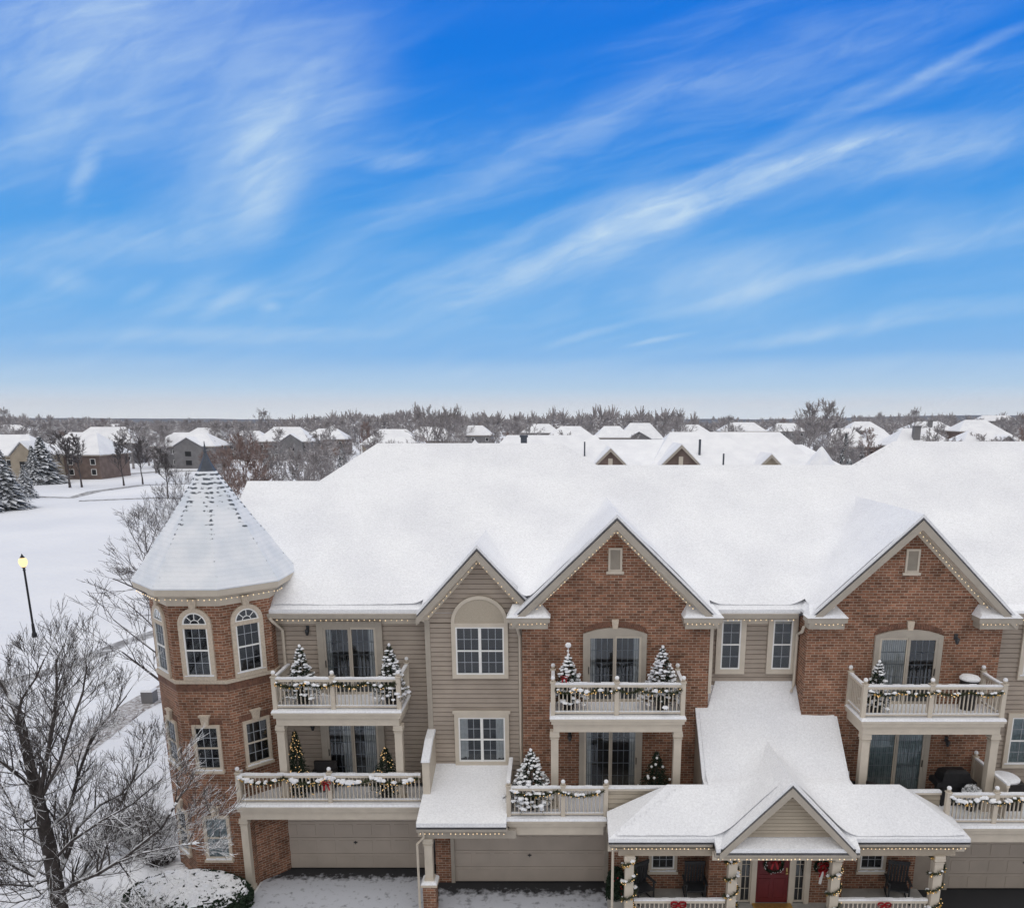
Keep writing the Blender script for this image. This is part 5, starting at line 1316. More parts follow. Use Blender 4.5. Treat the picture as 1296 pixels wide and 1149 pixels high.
# ================================================================== distant houses
def house(px0, px1, ytop, yeave, Y, wall, label, depth=13, hip=.32, gable=None, chimney=None, base=None, group='distant snow-roofed houses', porch=False, garage_=False):
    if px1-px0 < 45: px0, px1 = px0-9, px1+9
    a = at(px0, yeave, Y=Y); b = at(px1, yeave, Y=Y); x0, x1 = a.x, b.x; ze = max(3.0, a.z); zt = max(ze+1.8, at(px0, ytop, Y=Y+depth/2).z); w = x1-x0; cx = (x0+x1)/2
    r = empty('house', (cx, Y+depth/2, 0), label, 'house', group); ov = .6
    m = MB(); m.box(x0+ov, x1-ov, Y+ov, Y+depth-ov, 0, ze); m.build('wall', wall, r)
    m = MB(); hx = min(w*.28, depth*hip*1.2); e = [(x0,Y,ze),(x1,Y,ze),(x1,Y+depth,ze),(x0,Y+depth,ze)]; r0, r1 = (x0+hx, Y+depth/2, zt), (x1-hx, Y+depth/2, zt)
    for p in ([e[0],e[1],r1,r0],[e[1],e[2],r1],[e[2],e[3],r0,r1],[e[3],e[0],r0]): m.slab(p, .2)
    rf = m.build('roof', 'roof_snow', r)
    m = MB(); rect = (x0+.05, x1-.05, Y+.05, Y+depth-.05); m.box(*rect, ze-.25, ze-.02); m.build('eave', 'trim_grey', rf)
    if gable:      # a projecting front gable
        for gpx, gw, gh in gable:
            g0 = at(gpx, yeave, Y=Y).x; m = MB(); m.box(g0-gw/2+.3, g0+gw/2-.3, Y-1.5, Y+1, 0, ze); m.face([(g0-gw/2+.3,Y-1.5,ze),(g0+gw/2-.3,Y-1.5,ze),(g0,Y-1.5,ze+gh*.93)]); m.build('gable_wall', 'house_tan' if wall != 'house_grey' else 'house_grey', r)
            m = MB(); zt2 = ze+gh; yb = Y+depth/2*min(1, gh/(zt-ze)); m.slab([(g0-gw/2,Y-1.9,ze),(g0,Y-1.9,zt2),(g0,yb,zt2),(g0-gw/2,Y+.3,ze)], .2); m.slab([(g0,Y-1.9,zt2),(g0+gw/2,Y-1.9,ze),(g0+gw/2,Y+.3,ze),(g0,yb,zt2)], .2); m.build('gable_roof', 'roof_snow', rf)
            m = MB(); m.box(g0-.9, g0+.9, Y-1.56, Y-1.5, 3.6, 5.0); m.box(g0-.9, g0+.9, Y-1.56, Y-1.5, 1, 2.4); m.build('window', 'black', r)
    if chimney: c0 = at(chimney, yeave, Y=Y).x; m = MB(); m.box(c0-.8, c0+.8, Y+2, Y+3.4, ze-1, zt+.7); m.box(c0-.95, c0+.95, Y+1.85, Y+3.55, zt+.701, zt+.85); m.build('chimney', 'house_grey', rf)
    R = random.Random(int(px0)); k = max(2, int(w/4.2))
    for i in range(k):
        xx = x0+ov+1.6+(w-2*ov-3.2)*i/max(1, k-1)
        for z0 in ((1.0, ze-2.4) if ze > 5 else (1.0,)):
            f = MB(); rect_ring(f, xx-.65, xx+.65, z0, z0+1.5, .12, -.06, .06); f.M = I4
            f2 = MB(); f2.M = frame((xx, Y+ov, 0), SOUTH); rect_ring(f2, -.65, .65, z0, z0+1.5, .12, .0, .08); wn_ = f2.build('window', 'white_frame', r)
            p = MB(); p.M = frame((xx, Y+ov, 0), SOUTH); p.box(-.55, .55, z0+.1, z0+1.4, .01, .04); p.build('pane', 'black', wn_)
    if garage_: m = MB(); m.box(garage_[0], garage_[1], Y+ov-.1, Y+ov-.02, 0, 2.3); m.build('garage_door', 'orange_door', r)
    if porch:
        for i in range(4): m = MB(); xx = x0+.5+i*2.6; m.box(xx-.13, xx+.13, Y-.0, Y+.26, 0, ze-.27); m.build('post', 'white_frame', r)
    return r
Hs = [(-75,44,551,577,185,'house_tan','tan house with snowy gable at the left edge of the field',dict(gable=[(34,6.5,3.2)])),
 (46,126,548,576,196,'house_brick','long brick house with steep snowy roof behind the blue spruce',dict(depth=15)),
 (84,168,541,561,265,'house_grey','wide grey house behind the brick one, left of centre row',{}),
 (150,198,545,561,300,'house_brick','house between the wide grey one and the twin-peaked roof',{}),
 (134,152,537,543,520,'house_grey','tiny bright roof high in the trees at left',{}),
 (188,272,548,565,240,'house_grey','house with low wide snowy roof just left of the tower spire',dict(gable=[(240,9,2.6)])),
 (225,285,542,556,300,'house_brick','house with tall roof behind the low wide one by the spire',{}),
 (-10,30,538,552,380,'house_grey','pale far roof above the house at the left edge',{}),
 (284,336,546,560,290,'house_brick','house behind the reddish trees',{}),
 (322,392,541,559,280,'house_grey','big-roofed house above the middle of the low left ridge',dict(gable=[(370,8,2.6)])),
 (392,428,543,556,320,'house_brick','small house right of the big-roofed one, among grey trees',{}),
 (418,436,538,546,480,'house_grey','tiny far house among trees left of the porch house',{}),
 (455,530,544,563,215,'house_tan','house with white porch posts just above the left roof hip',dict(porch=True)),
 (470,486,538,544,500,'house_grey','tiny far house behind the porch house, left one',{}),
 (510,576,541,558,260,'house_brick','house behind the tall close pair of trees',{}),
 (582,614,539,551,330,'house_grey','small house above the tip of the little turret',{}),
 (668,700,537,548,360,'house_grey','far house left of the middle, above the chimney',{}),
 (703,742,540,552,290,'house_grey','far house right of the one above the chimney',{}),
 (762,790,540,554,250,'house_grey','far house in the gap, left of two',{}),
 (792,832,536,556,270,'house_grey','far house in the gap of the back roofs, right of two',dict(gable=[(808,9,2.5)])),
 (922,962,535,546,380,'house_brick','far house above the right part of the back ridge',{}),
 (985,1012,536,546,420,'house_grey','far house left of the tall skyline tree',{}),
 (1046,1106,543,566,205,'house_grey','grey house behind the gap right of the small turret',{}),
 (1104,1134,545,566,210,'house_grey','small house at the left of the chimney house',{}),
 (1074,1120,534,545,380,'house_grey','pale roof behind the houses right of the turret',{}),
 (1132,1212,543,565,200,'house_grey','house with grey chimney above the right main ridge',dict(chimney=1164)),
 (1152,1212,534,545,330,'house_brick','house with long roof behind the chimney house',dict(chimney=1180)),
 (1214,1272,532,546,320,'house_brick','house with a big roof in the back row at far right',{}),
 (1216,1310,545,566,200,'house_grey','house at the right edge just above the main ridge',dict(gable=[(1270,8,2.8)])),
 (850,900,538,548,380,'house_grey','far house behind the middle of the back ridge',{}),
 (1240,1290,526,533,620,'house_grey','small roof high among trees at the far right',{})]
for px0, px1, yt, ye, Y, wl_, lb, kw in Hs: house(px0, px1, yt, ye, Y, wl_, lb, **kw)

# ================================================================== back building across the court
BB = empty('apartment_building', (10, 112, 0), 'second apartment building with small gables standing behind the main roof', 'apartment building')
def bp(px, Y): return at(px, 560, Y=Y).x
m = MB(); x0, x1 = bp(612, 107), bp(1012, 107); m.box(x0+.5, x1-.5, 107.5, 124, 0, 8.0); m.build('wall', 'house_brick', BB)
def ridge(pa, pb, yr, s0=1, s1=1, yf=106.5):
    z = at(pa, yr, Y=115.5).z; xa, xb = bp(pa, 115.5), bp(pb, 115.5); ze = 7.9; w = 9.0
    P = [[(xa-s0*4.0, yf, ze), (xb+s1*4.0, yf, ze), (xb, 115.5, z), (xa, 115.5, z)], [(xb+s1*4, 124.5, ze), (xa-s0*4, 124.5, ze), (xa, 115.5, z), (xb, 115.5, z)]]
    if s0: P.append([(xa-4, 124.5, ze), (xa-4, yf, ze), (xa, 115.5, z)])
    if s1: P.append([(xb+4, yf, ze), (xb+4, 124.5, ze), (xb, 115.5, z)])
    m = MB()
    for p in P: m.slab(p, .15)
    return m.build('roof', 'roof_snow', BB)
r1 = ridge(642, 754, 552, 1, 1, 106.52); r2 = ridge(754, 850, 557.5, 0, 0, 106.54); r3 = ridge(848, 986, 548, 1, 1, 106.5); r4 = ridge(986, 1016, 564, 0, 1, 106.53)
def bgable(px, ya, hw, mw, yf=104.5, vent=True):
    p = at(px, ya, Y=yf); z0 = p.z-hw*1.0
    m = MB(); m.face([(p.x-hw+.1,yf+.4,z0),(p.x+hw-.1,yf+.4,z0),(p.x,yf+.4,p.z-.2)]); m.box(p.x-hw+.5, p.x+hw-.5, yf+.41, 108, 2, z0); g_ = m.build('gable_wall', mw, BB)
    m = MB()
    for s in (-1, 1): m.slab([(p.x,yf,p.z),(p.x+s*hw,yf,z0),(p.x+s*hw,108,z0),(p.x,113,p.z)], .12)
    m.build('gable_roof', 'roof_snow', BB)
    m = MB()
    for s in (-1, 1):
        q = [(p.x+s*hw, z0-.05), (p.x, p.z-.02), (p.x, p.z-.42), (p.x+s*(hw-.30), z0-.05)]
        m.prism([(x, yf-.06, z) for x, z in q], [(x, yf, z) for x, z in q])
    m.build('rake_board', 'trim_grey', g_)
    if vent: m = MB(); m.box(p.x-.28, p.x+.28, yf+.3, yf+.39, p.z-hw*.85, p.z-hw*.42); m.build('gable_vent', 'trim', g_)
bgable(773, 567.5, 3.1, 'house_brick'); bgable(863, 563, 3.6, 'house_brick'); bgable(977, 575, 2.3, 'house_tan', vent=False)
m = MB(); p = at(1040, 565, Y=104); m.lathe([(2.5,p.z-3.6),(2.1,p.z-2.6),(1.05,p.z-1.2),(.35,p.z-.3),(.05,p.z)], p.x, p.y, 8, pi/8); tr_ = m.build('turret_roof', 'snow', BB)
m = MB(); m.lathe([(2.0,2),(2.0,p.z-3.6)], p.x, p.y, 8, pi/8); m.build('turret', 'house_brick', BB)
for px, y0, y1, w in ((663,551,565,.42),(740,559,563.5,.1),(886,556,564,.14),(916,574,578,.1),(815,591,594,.1)):
    Yc = 110 if y0 < 570 else 106.7; a = at(px, y0, Y=Yc); b = at(px, y1+4, Y=Yc); m = MB(); m.box(a.x-w, a.x+w, a.y-w, a.y+w, b.z-1, a.z)
    if w > .3: m.box(a.x-w*1.3, a.x+w*1.3, a.y-w*1.3, a.y+w*1.3, a.z-.25, a.z+.02)
    m.build('chimney' if w > .3 else 'vent_pipe', 'lead', BB)
p = at(601, 556.5, Y=128); m = MB(); m.lathe([(2.2,p.z-3.4),(1.0,p.z-1.1),(.05,p.z)], p.x, p.y, 8, pi/8); t_ = empty('turret', (p.x, p.y, 0), 'tip of a small snowy turret roof peeking over the left part of the main ridge', 'turret')
m.build('turret_roof', 'snow', t_); m = MB(); m.lathe([(1.8,0),(1.8,p.z-3.4)], p.x, p.y, 8, pi/8); m.build('turret_wall', 'house_brick', t_)

# ================================================================== lamp post, car, utility box
def lamp_post():
    b = at(44, 806, Z=0); r = empty('street_lamp', b, 'black street lamp with a glowing globe standing in the snowy field', 'street lamp'); x, y = b.x, b.y
    m = MB(); m.lathe([(.16,0),(.16,.25),(.11,.35),(.09,.9),(.07,1.0),(.065,4.7),(.10,4.75),(.06,4.85),(.14,4.95)], x, y, 10); m.build('pole', 'black', r)
    m = MB(); m.lathe([(.12,4.96),(.22,5.1),(.28,5.3),(.24,5.5),(.10,5.62)], x, y, 12); m.build('globe', 'lamp_glow', r)
    m = MB(); m.lathe([(.17,5.60),(.08,5.72),(.02,5.86),(.001,5.9)], x, y, 10); m.build('cap', 'black', r)
lamp_post()
def car(px, py, rz, label):
    b = at(px, py, Z=0); r = empty('parked_car', b, label, 'car')
    Fm = Matrix.Translation(b) @ Matrix.Rotation(rz, 4, 'Z')
    m = MB(); m.M = Fm
    sec = [(-2.2,.35,.75),(-2.1,.3,.95),(-.9,.3,1.0),(1.6,.3,1.02),(2.2,.35,.95),(2.3,.4,.7)]
    for i in range(len(sec)-1):
        (a, z0, z1), (b2, y0, y1) = sec[i], sec[i+1]; m.prism([(a,-.85,z0),(a,.85,z0),(a,.85,z1),(a,-.85,z1)], [(b2,-.85,y0),(b2,.85,y0),(b2,.85,y1),(b2,-.85,y1)])
    m.build('body', 'car_paint', r)
    m = MB(); m.M = Fm; m.prism([(-1.0,-.8,1.0),(1.9,-.8,1.0),(1.9,.8,1.0),(-1.0,.8,1.0)], [(-.3,-.65,1.55),(1.5,-.65,1.55),(1.5,.65,1.55),(-.3,.65,1.55)]); m.build('cabin', 'black', r)
    m = MB(); m.M = Fm; m.prism([(-.35,-.68,1.555),(1.55,-.68,1.555),(1.55,.68,1.555),(-.35,.68,1.555)], [(-.2,-.6,1.63),(1.4,-.6,1.63),(1.4,.6,1.63),(-.2,.6,1.63)]); m.build('snow', 'snow', r)
    for x in (-1.4, 1.45):
        for s in (-1, 1): m = MB(); m.M = Fm; m.tube([(x,s*.70,.33),(x,s*.88,.33)], .33, 12, True); m.build('wheel', 'black', r)
car(137, 601, .2, 'dark car parked on the snowy street in front of the young trees')
b_ = at(190, 888, Z=0); u = MB(); u.box(b_.x-.3, b_.x+.3, b_.y-.3, b_.y+.3, 0, .65); bx_ = u.build('utility_box', 'house_grey'); tag(bx_, 'dark utility box with a snowy lid beside the tower', 'utility box')
u = MB(); u.prism([(b_.x-.33,b_.y-.33,.652),(b_.x+.33,b_.y-.33,.652),(b_.x+.33,b_.y+.33,.652),(b_.x-.33,b_.y+.33,.652)], [(b_.x-.25,b_.y-.25,.75),(b_.x+.25,b_.y-.25,.75),(b_.x+.25,b_.y+.25,.75),(b_.x-.25,b_.y+.25,.75)]); u.build('snow', 'snow', bx_)

# ================================================================== shrubs by the tower
def leafy(name, c, rx, ry, rz, n, m, label, seed, leaf=.07, cat='shrub', parent=None, boxy=2.6):
    """clipped shrub: leaf clumps over a dark interior, origin at the ground"""
    R = random.Random(seed); mb = MB(); c = Vector(c)
    for i in range(n):
        u, v = R.uniform(0, 2*pi), R.uniform(-.1, 1); k = R.uniform(.86, 1.03)
        ph = math.asin(max(-1, min(1, v))); cp = abs(cos(ph))**(2/boxy); sp = (abs(sin(ph))**(2/boxy))*(1 if ph > 0 else -1)
        p = c+Vector((rx*cp*cos(u)*k, ry*cp*sin(u)*k, rz*(sp*k)))
        for q in range(3):
            d = Vector((R.gauss(0,1), R.gauss(0,1), R.gauss(0,1)+.5)).normalized(); s = d.orthogonal().normalized()*leaf*R.uniform(.4, .8); e = p+d*leaf*R.uniform(.8, 1.6)
            mb.face([p-s, p+s, e], [(0,0)]*3)
    o = mb.build(name, m, parent); return o
def hedge():
    c = at(238, 1135, Z=.3); r = empty('rounded_shrub', (c.x, c.y, 0), 'low rounded evergreen shrub under a cap of snow at the foot of the tower', 'shrub')
    c = Vector((c.x, c.y, .15)); leafy('foliage', c, 1.95, 1.12, .72, 9000, 'needle', None, 3, .055, parent=r)
    R = random.Random(8); mb = MB()
    # snow cap: lumpy sheet with holes
    n1, n2 = 60, 22
    def P(i, j):
        u = 2*pi*i/n1; t = j/n2; rr = t**.8; ph = rr*1.32; cp = sin(ph)**(1/1.3) if ph > 0 else 0; z = max(0, cos(ph))**(2/2.6)
        nz = noise.noise(Vector((cp*cos(u)*6, cp*sin(u)*4, 1)))*.07+noise.noise(Vector((cp*cos(u)*22, cp*sin(u)*16, 5)))*.05
        return c+Vector((1.93*cp*cos(u)*(1+nz*.5), 1.10*cp*sin(u)*(1+nz*.5), .74*z+.04+nz))
    for i in range(n1):
        for j in range(n2):
            if j > n2*.5 and R.random() < (j/n2-.5)*.55 or R.random() < .02: continue
            q = [P(i, j), P(i, j+1), P(i+1, j+1), P(i+1, j)]
            mb.face(q[1:] if j == 0 else q)
    mb.build('snow', 'snow', r)
hedge()
def twig_bush(c, r_, h, n, label, seed, m='bark', name='bare_shrub', cap=.4, thick=.012):
    R = random.Random(seed); r = empty(name, (c[0], c[1], 0), label, 'shrub'); mb = MB()
    for i in range(n):
        an = R.uniform(0, 6.28); q = R.random()**.6; tip = Vector((c[0]+cos(an)*r_*q, c[1]+sin(an)*r_*.8*q, h*(1-.35*q*q)*R.uniform(.7, 1.05)))
        b0 = Vector((c[0]+cos(an)*r_*q*.25, c[1]+sin(an)*r_*.2*q, 0)); mid = b0.lerp(tip, .5)+Vector((R.uniform(-.1,.1), R.uniform(-.1,.1), .12))
        mb.tube([b0, mid, tip], [thick*1.4, thick, thick*.6], 3)
        for k in range(4):
            a = mid.lerp(tip, R.random()); mb.tube([a, a+Vector((R.uniform(-.22,.22), R.uniform(-.22,.22), R.uniform(.02,.25)))], [thick*.7, thick*.5], 3)
    mb.build('twigs', m, r); return r
c = at(182, 1075, Z=0); twig_bush((c.x, c.y), 1.25, 1.5, 420, 'dense twiggy bare shrub left of the tower base', 4, 'bark_snow')
c = at(205, 1100, Z=0); twig_bush((c.x, c.y), .7, .8, 120, 'small twiggy shrub by the tower corner', 6, 'bark_snow')
# snowy mound of ground at the tower foot
mb = MB(); c = at(215, 1122, Z=0)
for i in range(24):
    for j in range(6):
        f = lambda i, j: (c.x+.2+2.6*cos(2*pi*i/24)*j/6, c.y+.9+1.7*sin(2*pi*i/24)*j/6, .30*(1-(j/6)**2)-.01+.03*sin(i*2.3+j))
        q = [f(i, j), f(i, j+1), f(i+1, j+1), f(i+1, j)]; mb.face(q[1:] if j == 0 else q)
tag(mb.build('snow_bank', 'snow', smooth=True), kind='structure')

# dark little evergreens by the garages
c = at(341, 1085, Y=23.75); e = empty('evergreen_shrub', (c.x, 23.75, 0), 'narrow dark evergreen shrub in the corner left of the first garage door', 'shrub'); leafy('foliage', (c.x, 23.7, .3), .17, .17, 1.15, 900, 'needle', None, 4, .06, parent=e)
c = at(779, 1110, Y=22.3); e = empty('evergreen_shrub', (c.x, 22.1, 0), 'dark evergreen with red berries between the second garage and the porch', 'shrub'); leafy('foliage', (c.x+.0, 22.1, .3), .28, .3, .9, 1300, 'needle', None, 5, .06, parent=e)
mb = MB(); R = random.Random(3)
for i in range(14): mb.blob((c.x+R.uniform(-.2,.2), 21.85, .4+R.uniform(0,.7)), .025, R, 5, 3)
mb.build('berries', 'red', e)

# ================================================================== balcony trees
def xmas(name_label, x, y, z, h, w, seed, snow=1.0, lights=0, pot=True, ornaments=0, star=None, pot_h=.42, lean=0, bow=False):
    w *= 1.38; R = random.Random(seed); r = empty('christmas_tree', (x, y, z), name_label, 'christmas tree', 'potted christmas trees on the balconies')
    if pot:
        m = MB(); m.lathe([(.17,z+.005),(.24,z+pot_h),(.26,z+pot_h),(.26,z+pot_h-.04),(.22,z+pot_h-.03),(.001,z+pot_h-.03)], x, y, 14); m.build('pot', 'pot', r)
    z0 = z+(pot_h if pot else .02); m = MB(); m.tube([(x,y,z0-.05),(x+lean,y,z+h)], [.03, .008], 6); m.build('trunk', 'bark', r)
    f = MB(); s = MB(); hh = z+h-z0; lay = max(9, int(hh/.085))
    for i in range(lay):
        t = i/lay; zz = z0+.04+t*hh*.97; rr = w*(1-t)**.9+.03; k = int(6+15*(1-t)); cx = x+lean*t
        for j in range(k):
            an = 2*pi*(j+R.random())/k; q = rr*R.uniform(.78, 1.12); dr = Vector((cos(an), sin(an), 0)); p0 = Vector((cx, y, zz+.04)); p1 = p0+dr*q-Vector((0,0,.10+q*.18))
            for u in range(9):
                b = p0.lerp(p1, .25+.75*(u+.5)/9)
                d = (dr*.6+Vector((R.gauss(0,.6), R.gauss(0,.6), R.gauss(0,.45)))).normalized(); sd = d.orthogonal().normalized()*.013; e = b+d*R.uniform(.05, .10)
                f.face([b-sd, b+sd, e], [(0,0)]*3); sd2 = d.cross(sd); f.face([b-sd2, b+sd2, e], [(0,0)]*3)
            if R.random() < snow*.62:
                cpt = p0.lerp(p1, R.uniform(.72, .98))+Vector((0,0,.025)); s.blob(cpt, R.uniform(.04, .09)*(1.15-.35*t), R, 6, 4, .4, .5)
    if snow: s.blob((x+lean, y, z+h-.03), .05, R, 6, 4, .2, 1.2)
    f.build('foliage', 'needle', r)
    if s.v: s.build('snow', 'snow', r)
    if lights:
        b = MB()
        for i in range(lights):
            t = R.random()**1.3; an = R.uniform(pi, 2*pi); q = w*(1-t)**.9+.02; b.blob((x+cos(an)*q, y+sin(an)*q, z0+t*hh*.97), .015, R, 5, 3, .1)
        b.build('lights', 'bulb_dim', r)
    if ornaments:
        b = MB()
        for i in range(ornaments):
            t = R.random(); an = R.uniform(pi, 2*pi); q = w*(1-t)**.9+.03; b.blob((x+cos(an)*q, y+sin(an)*q, z0+t*hh*.9), .045, R, 7, 5, .05)
        b.build('ornaments', 'white_frame', r)
    if star:
        b = MB(); b.tube([(x,y,z+h-.02),(x,y,z+h+.25)], .012, 5); b.blob((x,y,z+h+.1), .04, R, 6, 4); b.blob((x,y,z+h+.28), .085, R, 8, 5, .15); b.build('topper', 'snow', r)
    if bow: ribbon_bow((x-.12, y-w*.75, z0+hh*.55), .13, r)
    return r
def ribbon_bow(c, s, parent=None, m='red', label=None, tails=True):
    b = MB(); c = Vector(c)
    for sg in (-1, 1):
        for k in range(2):
            L_ = []; n = 7; W_ = s*.34
            for i in range(n+1):
                t = pi*2*i/n; L_.append(c+Vector((sg*(s*.5-s*.5*cos(t)), -.03-.02*k, sin(t)*s*.36*(1 if k == 0 else .7)+k*s*.25)))
            for i in range(n): b.face([L_[i]+Vector((0,-W_/2,0)), L_[i]+Vector((0,W_/2,0)), L_[i+1]+Vector((0,W_/2,0)), L_[i+1]+Vector((0,-W_/2,0))], [(0,0)]*4)
        if tails: b.prism([c+Vector((sg*.01,-.02,0)), c+Vector((sg*.06,-.02,0)), c+Vector((sg*s*.75,-.02,-s*1.5)), c+Vector((sg*s*.45,-.02,-s*1.6))], [c+Vector((sg*.01,-.03,0)), c+Vector((sg*.06,-.03,0)), c+Vector((sg*s*.75,-.03,-s*1.5)), c+Vector((sg*s*.45,-.03,-s*1.6))])
    b.blob(c+Vector((0,-.05,0)), s*.2, random.Random(1), 7, 5, .1)
    o = b.build('bow' if parent is not None else 'ribbon_bow', m, parent)
    if label: tag(o, label, 'bow')
    return o
X_ = lambda px, py, Y: at(px, py, Y=Y).x
xmas('snowy potted christmas tree at the left end of the left upper balcony', X_(381,850,23.3), 23.3, 6.17, 1.93, .42, 1)
xmas('snowy potted christmas tree at the right end of the left upper balcony', X_(494,850,23.3), 23.3, 6.17, 1.97, .40, 2)
xmas('snowy christmas tree with a ball topper at the left end of the middle upper balcony', X_(719,850,22.95), 22.95, 6.17, 1.75, .42, 3, snow=.9, star=True, bow=True)
xmas('full snowy christmas tree at the right end of the middle upper balcony', X_(838,850,22.95), 22.95, 6.17, 2.0, .46, 4, snow=1.3)
xmas('small snowy christmas tree on the right upper balcony', X_(1112,850,22.7), 22.7, 6.17, 1.62, .33, 5, pot_h=.35)
xmas('broad snow-covered christmas tree on the middle lower balcony', X_(672,990,22.4), 22.4, 3.12, 1.95, .60, 6, snow=1.5)
xmas('tall dark christmas tree with warm lights on the left lower balcony', X_(376,970,23.4), 23.4, 3.07, 2.25, .36, 7, snow=.0, lights=120, pot=False)
xmas('dark lit christmas tree by the right column of the left lower balcony', X_(489,975,23.2), 23.2, 3.07, 1.75, .42, 8, snow=.0, lights=60, pot=True)
xmas('small green tree with white ornaments on the middle lower balcony', X_(830,985,23.1), 23.1, 3.07, 1.65, .40, 9, snow=.0, ornaments=12, pot=True)
# second flower pots seen under the rails come with the trees

# ================================================================== garlands
def garland_along(path, label, seed, r=.12, lights=True, snow=.35, balls=.05, group='snowy garlands with lights on the balcony rails', lump=1.0):
    R = random.Random(seed); P = [Vector(p) for p in path]; root = empty('garland', P[0], label, 'garland', group)
    f = MB(); s = MB(); l = MB(); g_ = MB()
    tot = 0
    for i in range(len(P)-1):
        d = P[i+1]-P[i]; n = max(1, int(d.length/.022)); dn = d.normalized()
        for j in range(n):
            q = P[i].lerp(P[i+1], j/n)
            for u in range(7):
                v = Vector((R.gauss(0,1), R.gauss(0,1), R.gauss(0,1))).normalized(); v = (v+dn*.5).normalized(); sd = v.orthogonal().normalized()*.012; f.face([q-sd, q+sd, q+v*r*R.uniform(.7, 1.2)], [(0,0)]*3)
            if R.random() < snow*.35: s.blob(q+Vector((R.uniform(-.03,.03), -.02, r*.45)), R.uniform(.03, .075)*lump, R, 6, 4, .35, .6)
            if lights and R.random() < .20: l.blob(q+Vector((R.uniform(-.05,.05), -r*.75, R.uniform(-.06,.05))), .016, R, 4, 3, 0)
            if R.random() < balls: g_.blob(q+Vector((0, -r*.7, R.uniform(-.05,.02))), .03, R, 6, 4, 0)
    f.build('greenery', 'garland_green', root)
    if s.v: s.build('snow', 'snow', root)
    if l.v: l.build('lights', 'bulb_dim', root)
    if g_.v: g_.build('ornaments', 'gold', root)
    return root
def swags(x0, x1, y, z, n, drop, label, seed, **k):
    path = []
    for i in range(n*10+1):
        t = i/10; fr_ = t-int(t) if i < n*10 else 1.0; x = x0+(x1-x0)*t/n; path.append((x, y, z-drop*4*fr_*(1-fr_)))
    return garland_along(path, label, seed, **k)
swags(ux0+.15, ux1-.15, 22.88, 7.03, 4, .14, 'gold-lit garland swagged along the left upper balcony rail', 1, lump=1.1)
swags(lx0+.15, lx1-.1, 22.70, 3.98, 4, .20, 'dark green snowy garland swagged along the left lower balcony rail', 2, snow=.5, lump=1.6)
swags(vx0+.15, vx1-.15, 22.37, 7.0, 6, .12, 'full garland with snow lumps along the middle upper balcony rail', 3, r=.11, lump=1.3)
swags(mx0+.15, mx1-.1, 21.82, 3.97, 2, .16, 'two-swag garland with ornaments on the middle lower balcony rail', 4, snow=.5)
swags(tx0+.2, tx1-.15, 22.18, 6.98, 4, .10, 'gold-lit garland along the right upper balcony rail', 5)
swags(nx0+.1, nx1, 21.40, 3.95, 6, .16, 'snowy garland along the right lower balcony rail', 6, snow=.6, lump=1.5)
for i, (x, side) in enumerate(zip(pcx, ['leftmost porch column', 'porch column left of the red door', 'porch column right of the red door', 'rightmost porch column'])):
    path = [(x+.19*cos(a*.42+i), 20.62-.20*sin(a*.42+i), 2.52-a*.037) for a in range(60)]
    garland_along(path, 'dark garland with white roses wound round the '+side, 20+i, r=.10, snow=.16, balls=.12, group='garlands wound round the porch columns', lump=1.0)
# bow on the left lower garland
ribbon_bow(((lx0+lx1)/2-.02, 22.62, 3.84), .15, None, 'red', 'dusky red bow in the middle of the left lower balcony garland')
ribbon_bow(((pcx[0]+pcx[1])/2-.05, 20.5, 1.03), .24, None, 'red', 'big red bow on the left porch railing')
ribbon_bow(((pcx[2]+pcx[3])/2-.0, 20.5, 1.02), .2, None, 'red', 'red bow on the right porch railing')
def wreath(x, y, z, r, label, bow=True, tail=False):
    R = random.Random(int(x*10)); root = empty('wreath', (x, y, z), label, 'wreath'); f = MB()
    for i in range(900):
        a = R.uniform(0, 6.28); c = Vector((x+cos(a)*r, y-.06, z+sin(a)*r)); v = Vector((R.gauss(0,1), R.gauss(0,1), R.gauss(0,1))).normalized(); sd = v.orthogonal().normalized()*.012; f.face([c-sd, c+sd, c+v*R.uniform(.05, .10)], [(0,0)]*3)
    f.build('greenery', 'needle', root)
    l = MB()
    for i in range(26): a = R.uniform(0, 6.28); l.blob((x+cos(a)*r*R.uniform(.8,1.2), y-.13, z+sin(a)*r*R.uniform(.8,1.2)), .014, R, 4, 3)
    l.build('baubles', 'white_frame', root)
    if bow: ribbon_bow((x, y-.12, z+r*.55), .17, root)
    if tail: ribbon_bow((x, y-.14, z-r*.3), .15, root); t_ = MB(); t_.prism([(x-.05,y-.15,z-.1),(x+.04,y-.15,z-.1),(x-.02,y-.15,z-.55),(x-.10,y-.15,z-.52)], [(x-.05,y-.16,z-.1),(x+.04,y-.16,z-.1),(x-.02,y-.16,z-.55),(x-.10,y-.16,z-.52)]); t_.build('ribbon', 'white_frame', root)
wreath(dxc, DY-.03, 1.62, .27, 'round wreath with a red bow hanging on the red front door')
wreath(X_(1041,1095,21.6), 21.70, 1.56, .20, 'small wreath with red bow and white ribbon on the brick right of the front door', tail=True)

